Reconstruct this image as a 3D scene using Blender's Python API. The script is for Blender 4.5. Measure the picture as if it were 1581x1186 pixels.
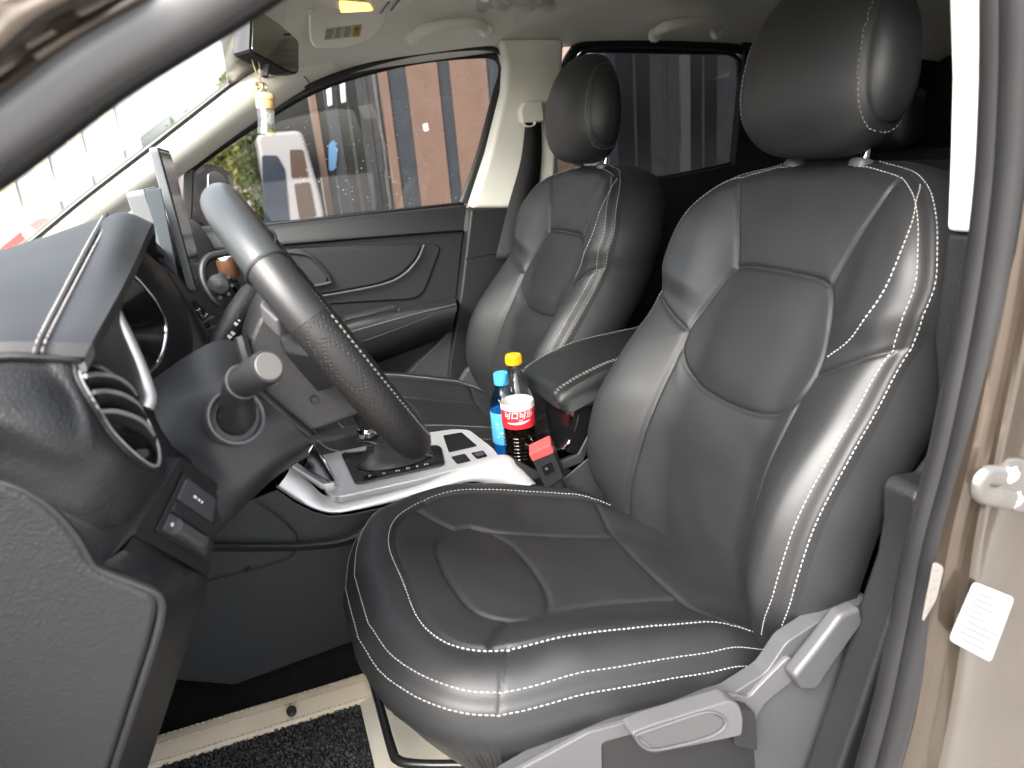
import bpy, bmesh, math, random
import numpy as np
from mathutils import Vector, Matrix
random.seed(7); rng = np.random.default_rng(7)
SC = bpy.context.scene
for o in list(bpy.data.objects): bpy.data.objects.remove(o)

# ------------------------------------------------------------------ camera
F = 1120.0; CX, CY = 790.5, 593.0
O = np.array([0.0, -1.206, 1.40])                       # lens position (x to the rear, y to the passenger side, z up)
M = np.array([[0.93595556, 0.17976445, 0.30277374],
              [-0.34246748, 0.2647986, 0.90144203],
              [-0.08187317, 0.94739983, -0.3094032]])   # rows: world axes in (right, up, forward)
cam = bpy.data.cameras.new('camera'); camo = bpy.data.objects.new('camera', cam); SC.collection.objects.link(camo)
cam.sensor_width = 36.0; cam.lens = F/1581*36.0; cam.clip_start = 0.02; cam.clip_end = 500
R3 = np.stack([M[:, 0], M[:, 1], -M[:, 2]], 1)
mw = Matrix(R3.tolist()).to_4x4(); mw.translation = Vector(O); camo.matrix_world = mw
cam.dof.use_dof = True; cam.dof.focus_distance = 1.25; cam.dof.aperture_fstop = 6.5
SC.camera = camo
# ------------------------------------------------------------------ sky, sun, exposure
world = bpy.data.worlds.new('World'); SC.world = world; world.use_nodes = True
wn = world.node_tree.nodes; wl = world.node_tree.links
sky = wn.new('ShaderNodeTexSky'); sky.sky_type = 'NISHITA'; sky.sun_disc = False
SUN_EL, SUN_AZ = 42, 228
sky.sun_elevation = math.radians(SUN_EL); sky.sun_rotation = math.radians(SUN_AZ)
sky.air_density = 1.0; sky.dust_density = 6.0; sky.ozone_density = 0.6; sky.altitude = 50
bg = wn['Background']; bg.inputs['Strength'].default_value = 0.15
hsv = wn.new('ShaderNodeHueSaturation'); hsv.inputs['Saturation'].default_value = 0.45   # overcast: a nearly white sky
wl.new(sky.outputs[0], hsv.inputs['Color']); wl.new(hsv.outputs[0], bg.inputs['Color'])
sl = bpy.data.lights.new('sun', 'SUN'); sl.energy = 1.1; sl.angle = math.radians(50); sl.color = (1, .97, .93)
so = bpy.data.objects.new('sun', sl); SC.collection.objects.link(so)
az, el = math.radians(SUN_AZ), math.radians(SUN_EL)
sdir = Vector((math.sin(az)*math.cos(el), math.cos(az)*math.cos(el), math.sin(el)))
so.rotation_euler = (-sdir).to_track_quat('-Z', 'Y').to_euler(); so.location = (0, -3, 6)
SC.view_settings.view_transform = 'Standard'; SC.view_settings.look = 'None'
SC.view_settings.exposure = 2.75; SC.view_settings.gamma = 1.0; SC.view_settings.use_curve_mapping = False
SC.render.engine = 'CYCLES'
SC.cycles.max_bounces = 8; SC.cycles.diffuse_bounces = 4; SC.cycles.glossy_bounces = 4
SC.cycles.transmission_bounces = 6; SC.cycles.transparent_max_bounces = 12
SC.cycles.caustics_reflective = False; SC.cycles.caustics_refractive = False

# ------------------------------------------------------------------ helpers
def W(p): 
    v = np.array([p[0]-CX, -(p[1]-CY), F]); return M @ (v/np.linalg.norm(v))
def Y(p, y): d = W(p); return O + d*((y-O[1])/d[1])       # photo pixel -> point on the plane y = const (a door, a seat side ...)
def X(p, x): d = W(p); return O + d*((x-O[0])/d[0])
def Z(p, z): d = W(p); return O + d*((z-O[2])/d[2])
def PL(p, a, n): d = W(p); n = np.array(n, float); return O + d*(((np.array(a)-O)@n)/(d@n))
def YS(pts, y): return [Y(p, y) for p in pts]

OFF = {}
COL = SC.collection
def off(o): return OFF.get(o.name, np.zeros(3)) if o else np.zeros(3)
def thing(name, label, cat, loc=(0, 0, 0), group=None, kind=None):
    e = bpy.data.objects.new(name, None); COL.objects.link(e); e.location = loc; e.empty_display_size = .05
    OFF[e.name] = np.array(loc, float); meta(e, label, cat, group, kind or 'thing'); return e
def meta(o, label=None, cat=None, group=None, kind=None):
    for k, v in (('label', label), ('category', cat), ('group', group), ('kind', kind)):
        if v: o[k] = v
    return o
def mk(name, V, Fc, m, parent=None, smooth=True, bev=0, seg=2, sub=0, solid=0, soff=-1, label=None, angle=35, kind=None):
    V = np.asarray(V, float).reshape(-1, 3); d = off(parent)
    if parent is None: d = V.mean(0); d = np.array([d[0], d[1], V[:, 2].min()])
    me = bpy.data.meshes.new(name); me.from_pydata((V-d).tolist(), [], [list(map(int, f)) for f in Fc]); me.validate(); me.update()
    bm = bmesh.new(); bm.from_mesh(me); bmesh.ops.recalc_face_normals(bm, faces=bm.faces); bm.to_mesh(me); bm.free()
    o = bpy.data.objects.new(name, me); COL.objects.link(o)
    if parent is not None: o.parent = parent
    else: o.location = d
    OFF[o.name] = d
    if m: me.materials.append(m)
    if smooth: 
        me.polygons.foreach_set('use_smooth', [True]*len(me.polygons)); 
        if angle: me.set_sharp_from_angle(angle=math.radians(angle))
    if solid: md = o.modifiers.new('solid', 'SOLIDIFY'); md.thickness = solid; md.offset = soff
    if bev: 
        md = o.modifiers.new('bev', 'BEVEL'); md.width = bev; md.segments = seg; md.limit_method = 'ANGLE'; md.angle_limit = math.radians(40); md.harden_normals = False
        me.polygons.foreach_set('use_smooth', [True]*len(me.polygons))
        if smooth: md2 = o.modifiers.new('wn', 'WEIGHTED_NORMAL'); md2.keep_sharp = False
    if sub: md = o.modifiers.new('sub', 'SUBSURF'); md.levels = sub; md.render_levels = sub
    if label: o['label'] = label
    if kind: o['kind'] = kind
    return o
def cr(pts, n, closed=False):                              # Catmull-Rom resample by arc length
    P = np.asarray(pts, float)
    if len(P) < 3 and not closed:
        t = np.linspace(0, 1, n)[:, None]; return P[0]*(1-t)+P[-1]*t
    if closed: Q = np.vstack([P[-1], P, P[0], P[1]])
    else: Q = np.vstack([2*P[0]-P[1], P, 2*P[-1]-P[-2]])
    out = []
    for i in range(1, len(Q)-2):
        p0, p1, p2, p3 = Q[i-1:i+3]; t = np.linspace(0, 1, 24, endpoint=False)[:, None]
        out.append(.5*((2*p1)+(-p0+p2)*t+(2*p0-5*p1+4*p2-p3)*t**2+(-p0+3*p1-3*p2+p3)*t**3))
    D = np.vstack(out+[Q[-2][None]])
    return rs(D, n, closed)
def rs(D, n, closed=False):
    D = np.asarray(D, float); L = np.r_[0, np.cumsum(np.linalg.norm(np.diff(D, axis=0), axis=1))]
    u = np.linspace(0, L[-1], n, endpoint=not closed)
    return np.stack([np.interp(u, L, D[:, k]) for k in range(D.shape[1])], 1)
def gridf(nr, nc, cyc=False, cycr=False):
    f = []
    for i in range(nr if cycr else nr-1):
        for j in range(nc if cyc else nc-1):
            f.append((i*nc+j, i*nc+(j+1) % nc, ((i+1) % nr)*nc+(j+1) % nc, ((i+1) % nr)*nc+j))
    return f
def loft(name, curves, m, parent=None, nu=24, nv=None, curve=True, rowc=True, cyc=False, caps=False, **k):
    f = cr if curve else rs
    A = np.stack([f(np.vstack([c, c[:1]]) if (cyc and not curve) else c, nu, cyc) for c in curves])
    if nv: A = np.stack([(cr if rowc else rs)(A[:, j], nv) for j in range(nu)], 1)
    nr = A.shape[0]; fc = gridf(nr, nu, cyc)
    if caps: fc += [list(range(nu))[::-1], [(nr-1)*nu+j for j in range(nu)]]
    return mk(name, A.reshape(-1, 3), fc, m, parent, **k)
def frames(P):
    T = np.gradient(P, axis=0); T /= np.linalg.norm(T, axis=1)[:, None]+1e-12
    n = np.cross(T[0], [0, 0, 1.]); 
    if np.linalg.norm(n) < .1: n = np.cross(T[0], [0, 1., 0])
    n /= np.linalg.norm(n); N = [n]
    for i in range(1, len(P)):
        n = N[-1]-T[i]*(N[-1]@T[i]); N.append(n/np.linalg.norm(n))
    N = np.array(N); return T, N, np.cross(T, N)
def tubeV(path, r, ns=12, n=None, sm=True, flat=1.0, up=None):
    P = (cr(path, n) if sm else rs(path, n)) if n else np.asarray(path, float)
    T, N, Bn = frames(P)
    if up is not None:
        Bn = np.array([up]*len(P), float); Bn -= T*np.sum(Bn*T, 1)[:, None]; Bn /= np.linalg.norm(Bn, axis=1)[:, None]; N = np.cross(Bn, T)
    r = np.interp(np.linspace(0, 1, len(P)), np.linspace(0, 1, np.size(r)), np.atleast_1d(r)) if np.size(r) > 1 else np.full(len(P), float(r))
    a = np.linspace(0, 2*np.pi, ns, endpoint=False)
    V = P[:, None]+(N[:, None]*np.cos(a)[None, :, None]+Bn[:, None]*(np.sin(a)*flat)[None, :, None])*r[:, None, None]
    return V.reshape(-1, 3), gridf(len(P), ns, True)+[list(range(ns))[::-1], [(len(P)-1)*ns+j for j in range(ns)]]
def tube(name, path, r, m, parent=None, ns=12, n=None, sm=True, flat=1.0, up=None, **k):
    V, fc = tubeV(path, r, ns, n, sm, flat, up); return mk(name, V, fc, m, parent, **k)
def ring(name, c, ax, R, r, m, parent=None, n=48, ns=10, e=None, ell=1.0, **k):
    c = np.array(c, float); ax = np.array(ax, float)/np.linalg.norm(ax)
    u = np.array(e, float) if e is not None else np.cross(ax, [0, 0, 1.]); u -= ax*(u@ax); u /= np.linalg.norm(u); v = np.cross(ax, u)
    V = []
    for i in range(n):
        t = 2*np.pi*i/n; d = u*np.cos(t)+v*np.sin(t)*ell
        for j in range(ns):
            s = 2*np.pi*j/ns; V.append(c+d*R+(d*np.cos(s)+ax*np.sin(s))*r)
    return mk(name, V, gridf(n, ns, True, True), m, parent, **k)
def lathe(name, c, ax, prof, m, parent=None, n=40, e=None, **k):     # prof: (radius, height along ax)
    c = np.array(c, float); ax = np.array(ax, float)/np.linalg.norm(ax)
    u = np.cross(ax, [0, 0, 1.]) if abs(ax[2]) < .95 else np.cross(ax, [1., 0, 0]); u /= np.linalg.norm(u); v = np.cross(ax, u)
    V = [c+ax*h+(u*np.cos(2*np.pi*j/n)+v*np.sin(2*np.pi*j/n))*r for r, h in prof for j in range(n)]
    fc = gridf(len(prof), n, True); 
    if prof[0][0] > 1e-5: fc.append(list(range(n))[::-1])
    if prof[-1][0] > 1e-5: fc.append([(len(prof)-1)*n+j for j in range(n)])
    return mk(name, V, fc, m, parent, **k)
def prism(name, poly, d, m, parent=None, bev=.003, sub=0, **k):       # closed polygon of 3-D points pushed along the vector d
    A = np.asarray(poly, float); n = len(A); V = np.vstack([A, A+np.array(d, float)])
    fc = [list(range(n))[::-1], list(range(n, 2*n))]+[(i, (i+1) % n, n+(i+1) % n, n+i) for i in range(n)]
    return mk(name, V, fc, m, parent, bev=bev, **k)
def box(name, c, s, m, parent=None, bev=.003, ax=None, **k):
    ax = np.eye(3) if ax is None else np.array(ax, float); s = np.array(s, float)/2
    V = [np.array(c)+ax.T@(s*np.array(q)) for q in ((-1,-1,-1),(1,-1,-1),(1,1,-1),(-1,1,-1),(-1,-1,1),(1,-1,1),(1,1,1),(-1,1,1))]
    return mk(name, V, [(0,3,2,1),(4,5,6,7),(0,1,5,4),(1,2,6,5),(2,3,7,6),(3,0,4,7)], m, parent, bev=bev, **k)
def rpoly(pts, r, n=5):                                      # round the corners of a polygon (any dimension)
    P = [np.array(p, float) for p in pts]; out = []
    for i, p in enumerate(P):
        a, b = P[i-1]-p, P[(i+1) % len(P)]-p; la, lb = np.linalg.norm(a), np.linalg.norm(b)
        rr = min(r, la*.45, lb*.45); A, B = p+a/la*rr, p+b/lb*rr
        for t in np.linspace(0, 1, n): out.append(A*(1-t)**2+2*p*t*(1-t)+B*t*t)
    return out
def stitches(name, P, N, m, parent, L=.0048, gap=.0017, w=.00056, lift=.0006, cyc=False):
    P = np.asarray(P, float); N = np.asarray(N, float)
    acc = np.r_[0, np.cumsum(np.linalg.norm(np.diff(P, axis=0), axis=1))]
    V, Fc = [], []; u = 0
    at = lambda A, x: np.array([np.interp(x, acc, A[:, k]) for k in range(3)])
    while u+L < acc[-1]:
        a, b = at(P, u), at(P, u+L); n = at(N, u+L/2); n /= np.linalg.norm(n); t = b-a; t /= np.linalg.norm(t)+1e-12; s = np.cross(n, t)
        a = a+n*lift; b = b+n*lift; i = len(V)
        for q, (h, ww) in ((a, (-.001, .3)), (a+t*L*.2, (w*.8, 1)), (b-t*L*.2, (w*.8, 1)), (b, (-.001, .3))):
            V += [q-s*w*ww-n*.001, q-s*w*ww*.6+n*h*.7, q+n*h, q+s*w*ww*.6+n*h*.7, q+s*w*ww-n*.001]
        for r in range(3):
            for c in range(4): Fc.append((i+r*5+c, i+r*5+c+1, i+r*5+c+6, i+r*5+c+5))
        u += L+gap
    return mk(name, V, Fc, m, parent, kind='stuff', angle=None) if V else None
def segd(Q, poly):                                           # distance of the points Q (n,2) to a polyline
    poly = np.asarray(poly, float); best = np.full(len(Q), 9.0)
    for a, b in zip(poly[:-1], poly[1:]):
        ab = b-a; t = np.clip(((Q-a)@ab)/(ab@ab+1e-12), 0, 1); best = np.minimum(best, np.linalg.norm(Q-a-t[:, None]*ab, axis=1))
    return best
def inpoly(Q, poly):
    r = np.zeros(len(Q), bool); poly = np.asarray(poly)
    for a, b in zip(poly, np.roll(poly, -1, 0)):
        c = ((a[1] > Q[:, 1]) != (b[1] > Q[:, 1])); xx = (b[0]-a[0])*(Q[:, 1]-a[1])/(b[1]-a[1]+1e-12)+a[0]; r ^= c & (Q[:, 0] < xx)
    return r
def sstep(x, a, b): t = np.clip((x-a)/(b-a), 0, 1); return t*t*(3-2*t)
def splitmesh(root_name, V, N, faces, region, names, mats, parent):
    """one surface cut along its seams into panels, each an object that keeps the shared normals"""
    faces = np.asarray(faces); out = {}
    for k, nm in enumerate(names):
        f = faces[region == k]
        if not len(f): continue
        a_, b_, c_ = V[f[:, 0]], V[f[:, 1]], V[f[:, 2]]
        if np.sum(np.cross(b_-a_, c_-a_)*N[f[:, 0]]) < 0: f = f[:, ::-1]
        ids, inv = np.unique(f, return_inverse=True); f = inv.reshape(f.shape)
        me = bpy.data.meshes.new(nm); d = off(parent); me.from_pydata((V[ids]-d).tolist(), [], f.tolist()); me.update()
        me.polygons.foreach_set('use_smooth', [True]*len(me.polygons)); me.normals_split_custom_set_from_vertices(N[ids].tolist())
        me.materials.append(mats[k]); o = bpy.data.objects.new(nm, me); COL.objects.link(o); o.parent = parent; OFF[o.name] = d; out[nm] = o
    return out
def gridN(A):
    du = np.gradient(A, axis=1); dv = np.gradient(A, axis=0); n = np.cross(du, dv); return n/(np.linalg.norm(n, axis=2)[..., None]+1e-12)

# ------------------------------------------------------------------ materials
def mat(name, col, rough=.5, metal=0, bump=0, bscale=400, var=0, vscale=6, spec=.5, coat=0, crough=.1, alpha=None, trans=0, ior=1.45, rvar=0, sheen=0, bdist=.001, emit=None):
    m = bpy.data.materials.new(name); m.use_nodes = True; nt = m.node_tree; b = nt.nodes['Principled BSDF']
    b.inputs['Base Color'].default_value = (*col, 1); b.inputs['Roughness'].default_value = rough; b.inputs['Metallic'].default_value = metal
    b.inputs['Specular IOR Level'].default_value = spec; b.inputs['Coat Weight'].default_value = coat; b.inputs['Coat Roughness'].default_value = crough
    b.inputs['Transmission Weight'].default_value = trans; b.inputs['IOR'].default_value = ior
    if sheen: b.inputs['Sheen Weight'].default_value = sheen; b.inputs['Sheen Roughness'].default_value = .5
    if emit: b.inputs['Emission Color'].default_value = (*emit[0], 1); b.inputs['Emission Strength'].default_value = emit[1]
    tc = nt.nodes.new('ShaderNodeTexCoord')
    if var or rvar:
        n = nt.nodes.new('ShaderNodeTexNoise'); n.inputs['Scale'].default_value = vscale; n.inputs['Detail'].default_value = 6; nt.links.new(tc.outputs['Object'], n.inputs['Vector'])
        if var:
            r = nt.nodes.new('ShaderNodeMapRange'); r.inputs[1].default_value = .3; r.inputs[2].default_value = .7; r.inputs[3].default_value = 1-var; r.inputs[4].default_value = 1+var
            mx = nt.nodes.new('ShaderNodeMix'); mx.data_type = 'RGBA'; mx.blend_type = 'MULTIPLY'; mx.inputs[0].default_value = 1; mx.inputs[6].default_value = (*col, 1)
            nt.links.new(n.outputs[0], r.inputs[0]); nt.links.new(r.outputs[0], mx.inputs[7]); nt.links.new(mx.outputs[2], b.inputs['Base Color'])
        if rvar:
            r2 = nt.nodes.new('ShaderNodeMapRange'); r2.inputs[1].default_value = .3; r2.inputs[2].default_value = .7; r2.inputs[3].default_value = rough-rvar; r2.inputs[4].default_value = rough+rvar
            nt.links.new(n.outputs[0], r2.inputs[0]); nt.links.new(r2.outputs[0], b.inputs['Roughness'])
    if bump:
        v = nt.nodes.new('ShaderNodeTexVoronoi'); v.inputs['Scale'].default_value = bscale; v.feature = 'F1'
        n2 = nt.nodes.new('ShaderNodeTexNoise'); n2.inputs['Scale'].default_value = bscale*.6; n2.inputs['Detail'].default_value = 3
        nt.links.new(tc.outputs['Object'], v.inputs['Vector']); nt.links.new(tc.outputs['Object'], n2.inputs['Vector'])
        ad = nt.nodes.new('ShaderNodeMath'); ad.operation = 'ADD'; nt.links.new(v.outputs['Distance'], ad.inputs[0]); nt.links.new(n2.outputs[0], ad.inputs[1])
        bp = nt.nodes.new('ShaderNodeBump'); bp.inputs['Strength'].default_value = bump; bp.inputs['Distance'].default_value = bdist
        nt.links.new(ad.outputs[0], bp.inputs['Height']); nt.links.new(bp.outputs[0], b.inputs['Normal'])
    return m
def glassmat(name, tint, refl=.06):
    m = bpy.data.materials.new(name); m.use_nodes = True; nt = m.node_tree; nt.nodes.clear()
    o = nt.nodes.new('ShaderNodeOutputMaterial'); t = nt.nodes.new('ShaderNodeBsdfTransparent'); t.inputs[0].default_value = (*tint, 1)
    g = nt.nodes.new('ShaderNodeBsdfGlossy'); g.inputs['Roughness'].default_value = .02; mx = nt.nodes.new('ShaderNodeMixShader'); lw = nt.nodes.new('ShaderNodeLayerWeight'); lw.inputs[0].default_value = .5; pw = nt.nodes.new('ShaderNodeMath'); pw.operation = 'POWER'; pw.inputs[1].default_value = 5
    f = nt.nodes.new('ShaderNodeMath'); f.operation = 'MULTIPLY_ADD'; f.inputs[1].default_value = .9; f.inputs[2].default_value = refl; nt.links.new(lw.outputs['Facing'], pw.inputs[0]); nt.links.new(pw.outputs[0], f.inputs[0])
    nt.links.new(f.outputs[0], mx.inputs[0]); nt.links.new(t.outputs[0], mx.inputs[1]); nt.links.new(g.outputs[0], mx.inputs[2]); nt.links.new(mx.outputs[0], o.inputs[0]); return m
LEATHER = mat('leather', (.0155, .0161, .0172), .50, bump=.12, bscale=900, var=.12, rvar=.06, vscale=9, spec=.55)
LEATHER2 = mat('leather_insert', (.0145, .015, .0162), .54, bump=.16, bscale=1100, var=.12, rvar=.05, vscale=9, spec=.5)
THREAD = mat('thread', (.32, .31, .30), .6)
GREYTHREAD = mat('grey_thread', (.18, .175, .165), .6)
PIPING = mat('piping', (.012, .012, .013), .5)
DASH = mat('dash_plastic', (.0135, .014, .0147), .48, bump=.4, bscale=420, var=.06, vscale=5, spec=.45)
DASHSOFT = mat('dash_soft', (.021, .022, .024), .55, bump=.15, bscale=900, var=.06)
BLACKP = mat('black_plastic', (.018, .018, .019), .45, bump=.1, bscale=700, var=.08)
DOORP = mat('door_plastic', (.011, .0126, .013), .46, bump=.2, bscale=600, var=.06)
GLOSSBLK = mat('gloss_black', (.006, .006, .007), .08, coat=.5)
RUBBER = mat('rubber', (.013, .013, .014), .33, var=.1, vscale=20)
CREAM = mat('cream_trim', (.80, .79, .71), .65, bump=.12, bscale=500, var=.03)
HEADL = mat('headliner_cloth', (.78, .77, .70), .9, bump=.3, bscale=700, var=.04, sheen=.2)
PAINT = mat('brown_paint', (.072, .056, .043), .28, metal=.65, coat=.8, crough=.06, var=.05, vscale=30)
SILVER = mat('brushed_silver', (.60, .58, .55), .42, metal=.7, rvar=.06, vscale=40)
CHROME = mat('chrome', (.75, .75, .75), .12, metal=1)
GREYPL = mat('grey_plastic', (.055, .056, .060), .42, bump=.12, bscale=600, var=.05)
LTGREY = mat('light_grey_plastic', (.080, .079, .083), .40, var=.05)
ZINC = mat('zinc_steel', (.24, .23, .215), .36, metal=.9, var=.1, vscale=40)
CARPET = mat('carpet', (.02, .02, .02), .95, bump=1.0, bscale=300, var=.3, vscale=200, bdist=.003)
WHITE = mat('white_plastic', (.75, .75, .73), .4)
# ------------------------------------------------------------------ setting: pavement, striped facade, van, car and tree outside
GROUND = mat('pavement', (.23, .222, .208), .9, bump=.4, bscale=60, var=.15, vscale=2)
meta(mk('ground', [(-80, -80, 0), (80, -80, 0), (80, 80, 0), (-80, 80, 0)], [(0, 1, 2, 3)], GROUND), 'grey concrete pavement beneath the car', 'ground', kind='structure')
BEIGE = mat('beige_board', (.145, .092, .07), .6, var=.08, vscale=3); SLATE = mat('slate_board', (.026, .033, .042), .55, var=.15, vscale=8); DKGL = mat('dark_shopfront', (.012, .014, .015), .12, coat=.3); WHT = mat('shaded_van_white', (.27, .27, .28), .3, coat=.4)  # beige, slate and van white are darkened to carry the shade over the facade
DKM = mat('dark_metal', (.035, .037, .04), .5, var=.2, vscale=10)
FY = 10.0
def fx(px, row=220): return Y((px, row), FY)[0]
fac = thing('striped_facade', 'facade of beige and slate boards behind the passenger window', 'facade', (3.5, FY, 0))
def board(name, a, b, m, y, parent, z0=.0, z1=6.): return prism(name, [np.array(p) for p in ((a, y, z0), (b, y, z0), (b, y, z1), (a, y, z1))], (0, .06, 0), m, parent, bev=.004)
seq = [(378, 395, DKM, .06), (395, 488, DKGL, .1), (488, 499, BEIGE, 0), (499, 512, DKGL, .06), (512, 530, SLATE, .03), (530, 562, DKGL, .05), (562, 590, DKM, .05), (590, 594, LTGREY, 0), (594, 598, DKM, .04), (598, 612, BEIGE, 0), (612, 640, SLATE, .03), (640, 688, BEIGE, 0), (688, 706, SLATE, .03), (706, 762, BEIGE, 0), (762, 790, SLATE, .03), (790, 840, BEIGE, 0), (840, 860, SLATE, .03), (860, 895, BEIGE, 0), (895, 921, WHT, -.1), (921, 941, BEIGE, 0), (941, 956, SLATE, .03), (956, 1008, DKGL, .07), (1008, 1053, DKM, .05), (1053, 1067, LTGREY, 0), (1067, 1110, DKGL, .06), (1110, 1180, DKM, .05), (1180, 1240, BEIGE, 0), (1240, 1270, SLATE, .03), (1270, 1400, BEIGE, 0), (1400, 1600, SLATE, .03)]
for a, b, m, dy in seq: board('facade_board', fx(a), fx(b)-.006, m, FY+dy, fac)
for px in (546, 576, 984, 1030, 1088): prism('mullion', [np.array((fx(px)-.02, FY+.03, 0)), np.array((fx(px)+.02, FY+.03, 0)), np.array((fx(px)+.02, FY+.03, 6)), np.array((fx(px)-.02, FY+.03, 6))], (0, .05, 0), DKM, fac, bev=.003)
prism('paper_scrap', rpoly(YS([(653, 192), (660, 190), (662, 202), (655, 203)], FY-.01), .01), (0, .005, 0), WHITE, fac, bev=0)
prism('blue_poster', rpoly(YS([(507, 222), (517, 215), (521, 235), (518, 262), (508, 265)], FY-.02), .05), (0, .01, 0), mat('poster_blue', (.08, .20, .36), .4), fac, bev=0)
for p in ((503, 130), (524, 125)): prism('window_light', YS([(p[0], p[1]), (p[0]+8, p[1]-4), (p[0]+10, p[1]+32), (p[0]+3, p[1]+34)], FY-.015), (0, .01, 0), mat('pale_pane', (.6, .62, .64), .3), fac, bev=0)
# white van parked in front of the dark shopfront
vy = 8.9
van = thing('parked_van', 'white van parked by the dark shopfront beyond the window', 'van', (Y((440, 340), vy)[0], vy, 0))
vx0, vx1 = Y((397, 220), vy)[0], Y((470, 220), vy)[0]; vz = Y((440, 203), vy)[2]
prism('van_body', rpoly([np.array(p) for p in ((vx0, vy, .3), (vx1+.12, vy, .3), (vx1+.10, vy, 1.0), (vx1, vy, vz), (vx0, vy, vz))], .10), (0, 2.2, 0), WHT, van, bev=.05, seg=3)
vb = van.children[-1]; VG = mat('van_glass', (.02, .03, .045), .08, coat=.4); VB = mat('van_brown_pane', (.06, .04, .03), .25)
prism('windscreen', rpoly(YS([(404, 240), (428, 240), (440, 262), (448, 350), (408, 350)], vy-.015), .03), (0, .02, 0), VG, vb, bev=.004)
prism('side_window', rpoly(YS([(447, 231), (468, 231), (476, 273), (450, 275)], vy-.015), .03), (0, .02, 0), VB, vb, bev=.004)
prism('side_window', rpoly(YS([(454, 284), (478, 281), (488, 334), (462, 338)], vy-.015), .03), (0, .02, 0), VB, vb, bev=.004)
for xx in (vx0+.35, vx1-.3): lathe('wheel', (xx, vy-.02, .32), (0, 1, 0), [(0, 0), (.2, 0), (.32, .02), (.32, .2), (0, .2)], RUBBER, van, n=30)
# pale striped building seen through the windscreen
fac2 = thing('pale_building', 'pale striped building seen through the windscreen', 'building', (-2.5, 13, 0))
PB, PG = mat('pale_beige', (.36, .34, .275), .7, var=.05), mat('pale_slate', (.23, .265, .27), .6, var=.08)
xr2 = Y((214, 200), 13.)[0]; x_ = xr2; k = 0
while x_ > xr2-6.5:
    w_ = (.30, .26)[k % 2]; board('facade_board', x_-w_, x_-.004, (PG, PB)[k % 2], 13+(.03 if k % 2 == 0 else 0), fac2, 0, 5.2); x_ -= w_; k += 1
# red car at the far kerb
rc_ = thing('parked_car', 'red car parked beside the pale striped building', 'car', (-2.9, 11, 0)); REDP = mat('red_paint', (.45, .05, .05), .3, coat=.6)
cy_ = 11.; cz_ = Y((30, 300), cy_)[2]; cx_ = Y((52, 330), cy_)[0]
side_ = [(cx_, .3), (cx_+.02, .75), (cx_-.15, .92), (cx_-.9, 1.02), (cx_-1.5, 1.45), (cx_-2.9, 1.5), (cx_-3.7, 1.05), (cx_-4.2, .95), (cx_-4.25, .3)]
prism('car_body', [np.array((a, cy_, b)) for a, b in side_], (0, 1.7, 0), REDP, rc_, bev=.09, seg=4)
prism('side_glass', [np.array((a, cy_-.012, b)) for a, b in ((cx_-1.0, 1.03), (cx_-1.55, 1.40), (cx_-2.8, 1.43), (cx_-3.4, 1.05))], (0, .02, 0), VG, rc_, bev=.01)
for xx in (cx_-.8, cx_-3.4): lathe('wheel', (xx, cy_-.02, .32), (0, 1, 0), [(0, 0), (.2, 0), (.32, .02), (.32, .2), (0, .2)], RUBBER, rc_, n=30)
lathe('headlight', (cx_-.12, cy_-.004, .80), (0, -1, 0), [(.10, -.01), (.09, .01), (0, .02)], CHROME, rc_, n=20)
# trees: trunk, limbs and leaf cards spread through the crown
def tree(loc, h, r, nleaf, label, cols, seed, squash=1.0, ls=.06):
    t = thing('leafy_tree', label, 'tree', loc, 'street trees'); g = np.random.default_rng(seed); loc = np.array(loc, float)
    BARK = bpy.data.materials.get('bark') or mat('bark', (.12, .09, .06), .9, bump=.5, bscale=30)
    tube('trunk', [loc, loc+[.05, 0, h*.35], loc+[-.03, .05, h*.7], loc+[0, 0, h*.95]], [.10, .07, .045, .02], BARK, t, n=14, ns=10)
    lim = []
    for k in range(9):
        a = k*2.4; z0 = h*(.35+.06*k); e = loc+[math.cos(a)*r*.8, math.sin(a)*r*.8, z0+h*.22]; lim.append(e)
        tube('limb', [loc+[0, 0, z0], (loc+[0, 0, z0])*.5+e*.5+[0, 0, -.1], e], [.035, .02, .008], BARK, t, n=8, ns=6)
    cs = np.array(lim+[loc+[0, 0, h*.95]]); V = [[], []]; Fc = [[], []]
    for k in range(nleaf):
        c = cs[g.integers(len(cs))]+g.normal(0, 1, 3)*[r*.30, r*.30, r*.24*squash]; u = g.normal(0, 1, 3); u /= np.linalg.norm(u); v = np.cross(u, g.normal(0, 1, 3)); v /= np.linalg.norm(v); s = ls*g.uniform(.6, 1.3); j = k % 2; i = len(V[j])
        V[j] += [c-u*s, c+v*s*.45, c+u*s, c-v*s*.45+np.cross(u, v)*s*.2]; Fc[j].append((i, i+1, i+2, i+3))
    for j in (0, 1):
        o = mk('crown', V[j], Fc[j], cols[j], t, angle=None, kind='stuff')
    return t
def leafm(n, c):
    m = mat(n, c, .5, var=.3, vscale=3); b = m.node_tree.nodes['Principled BSDF']; nt = m.node_tree; tr = nt.nodes.new('ShaderNodeBsdfTranslucent'); tr.inputs[0].default_value = (c[0]*1.8, c[1]*1.8, c[2]*1.2, 1)
    mx = nt.nodes.new('ShaderNodeMixShader'); mx.inputs[0].default_value = .45; nt.links.new(b.outputs[0], mx.inputs[1]); nt.links.new(tr.outputs[0], mx.inputs[2]); nt.links.new(mx.outputs[0], nt.nodes['Material Output'].inputs[0]); return m
LF1, LF2, LF3 = leafm('leaf_a', (.14, .16, .04)), leafm('leaf_b', (.24, .24, .07)), leafm('leaf_c', (.05, .08, .025))
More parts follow.
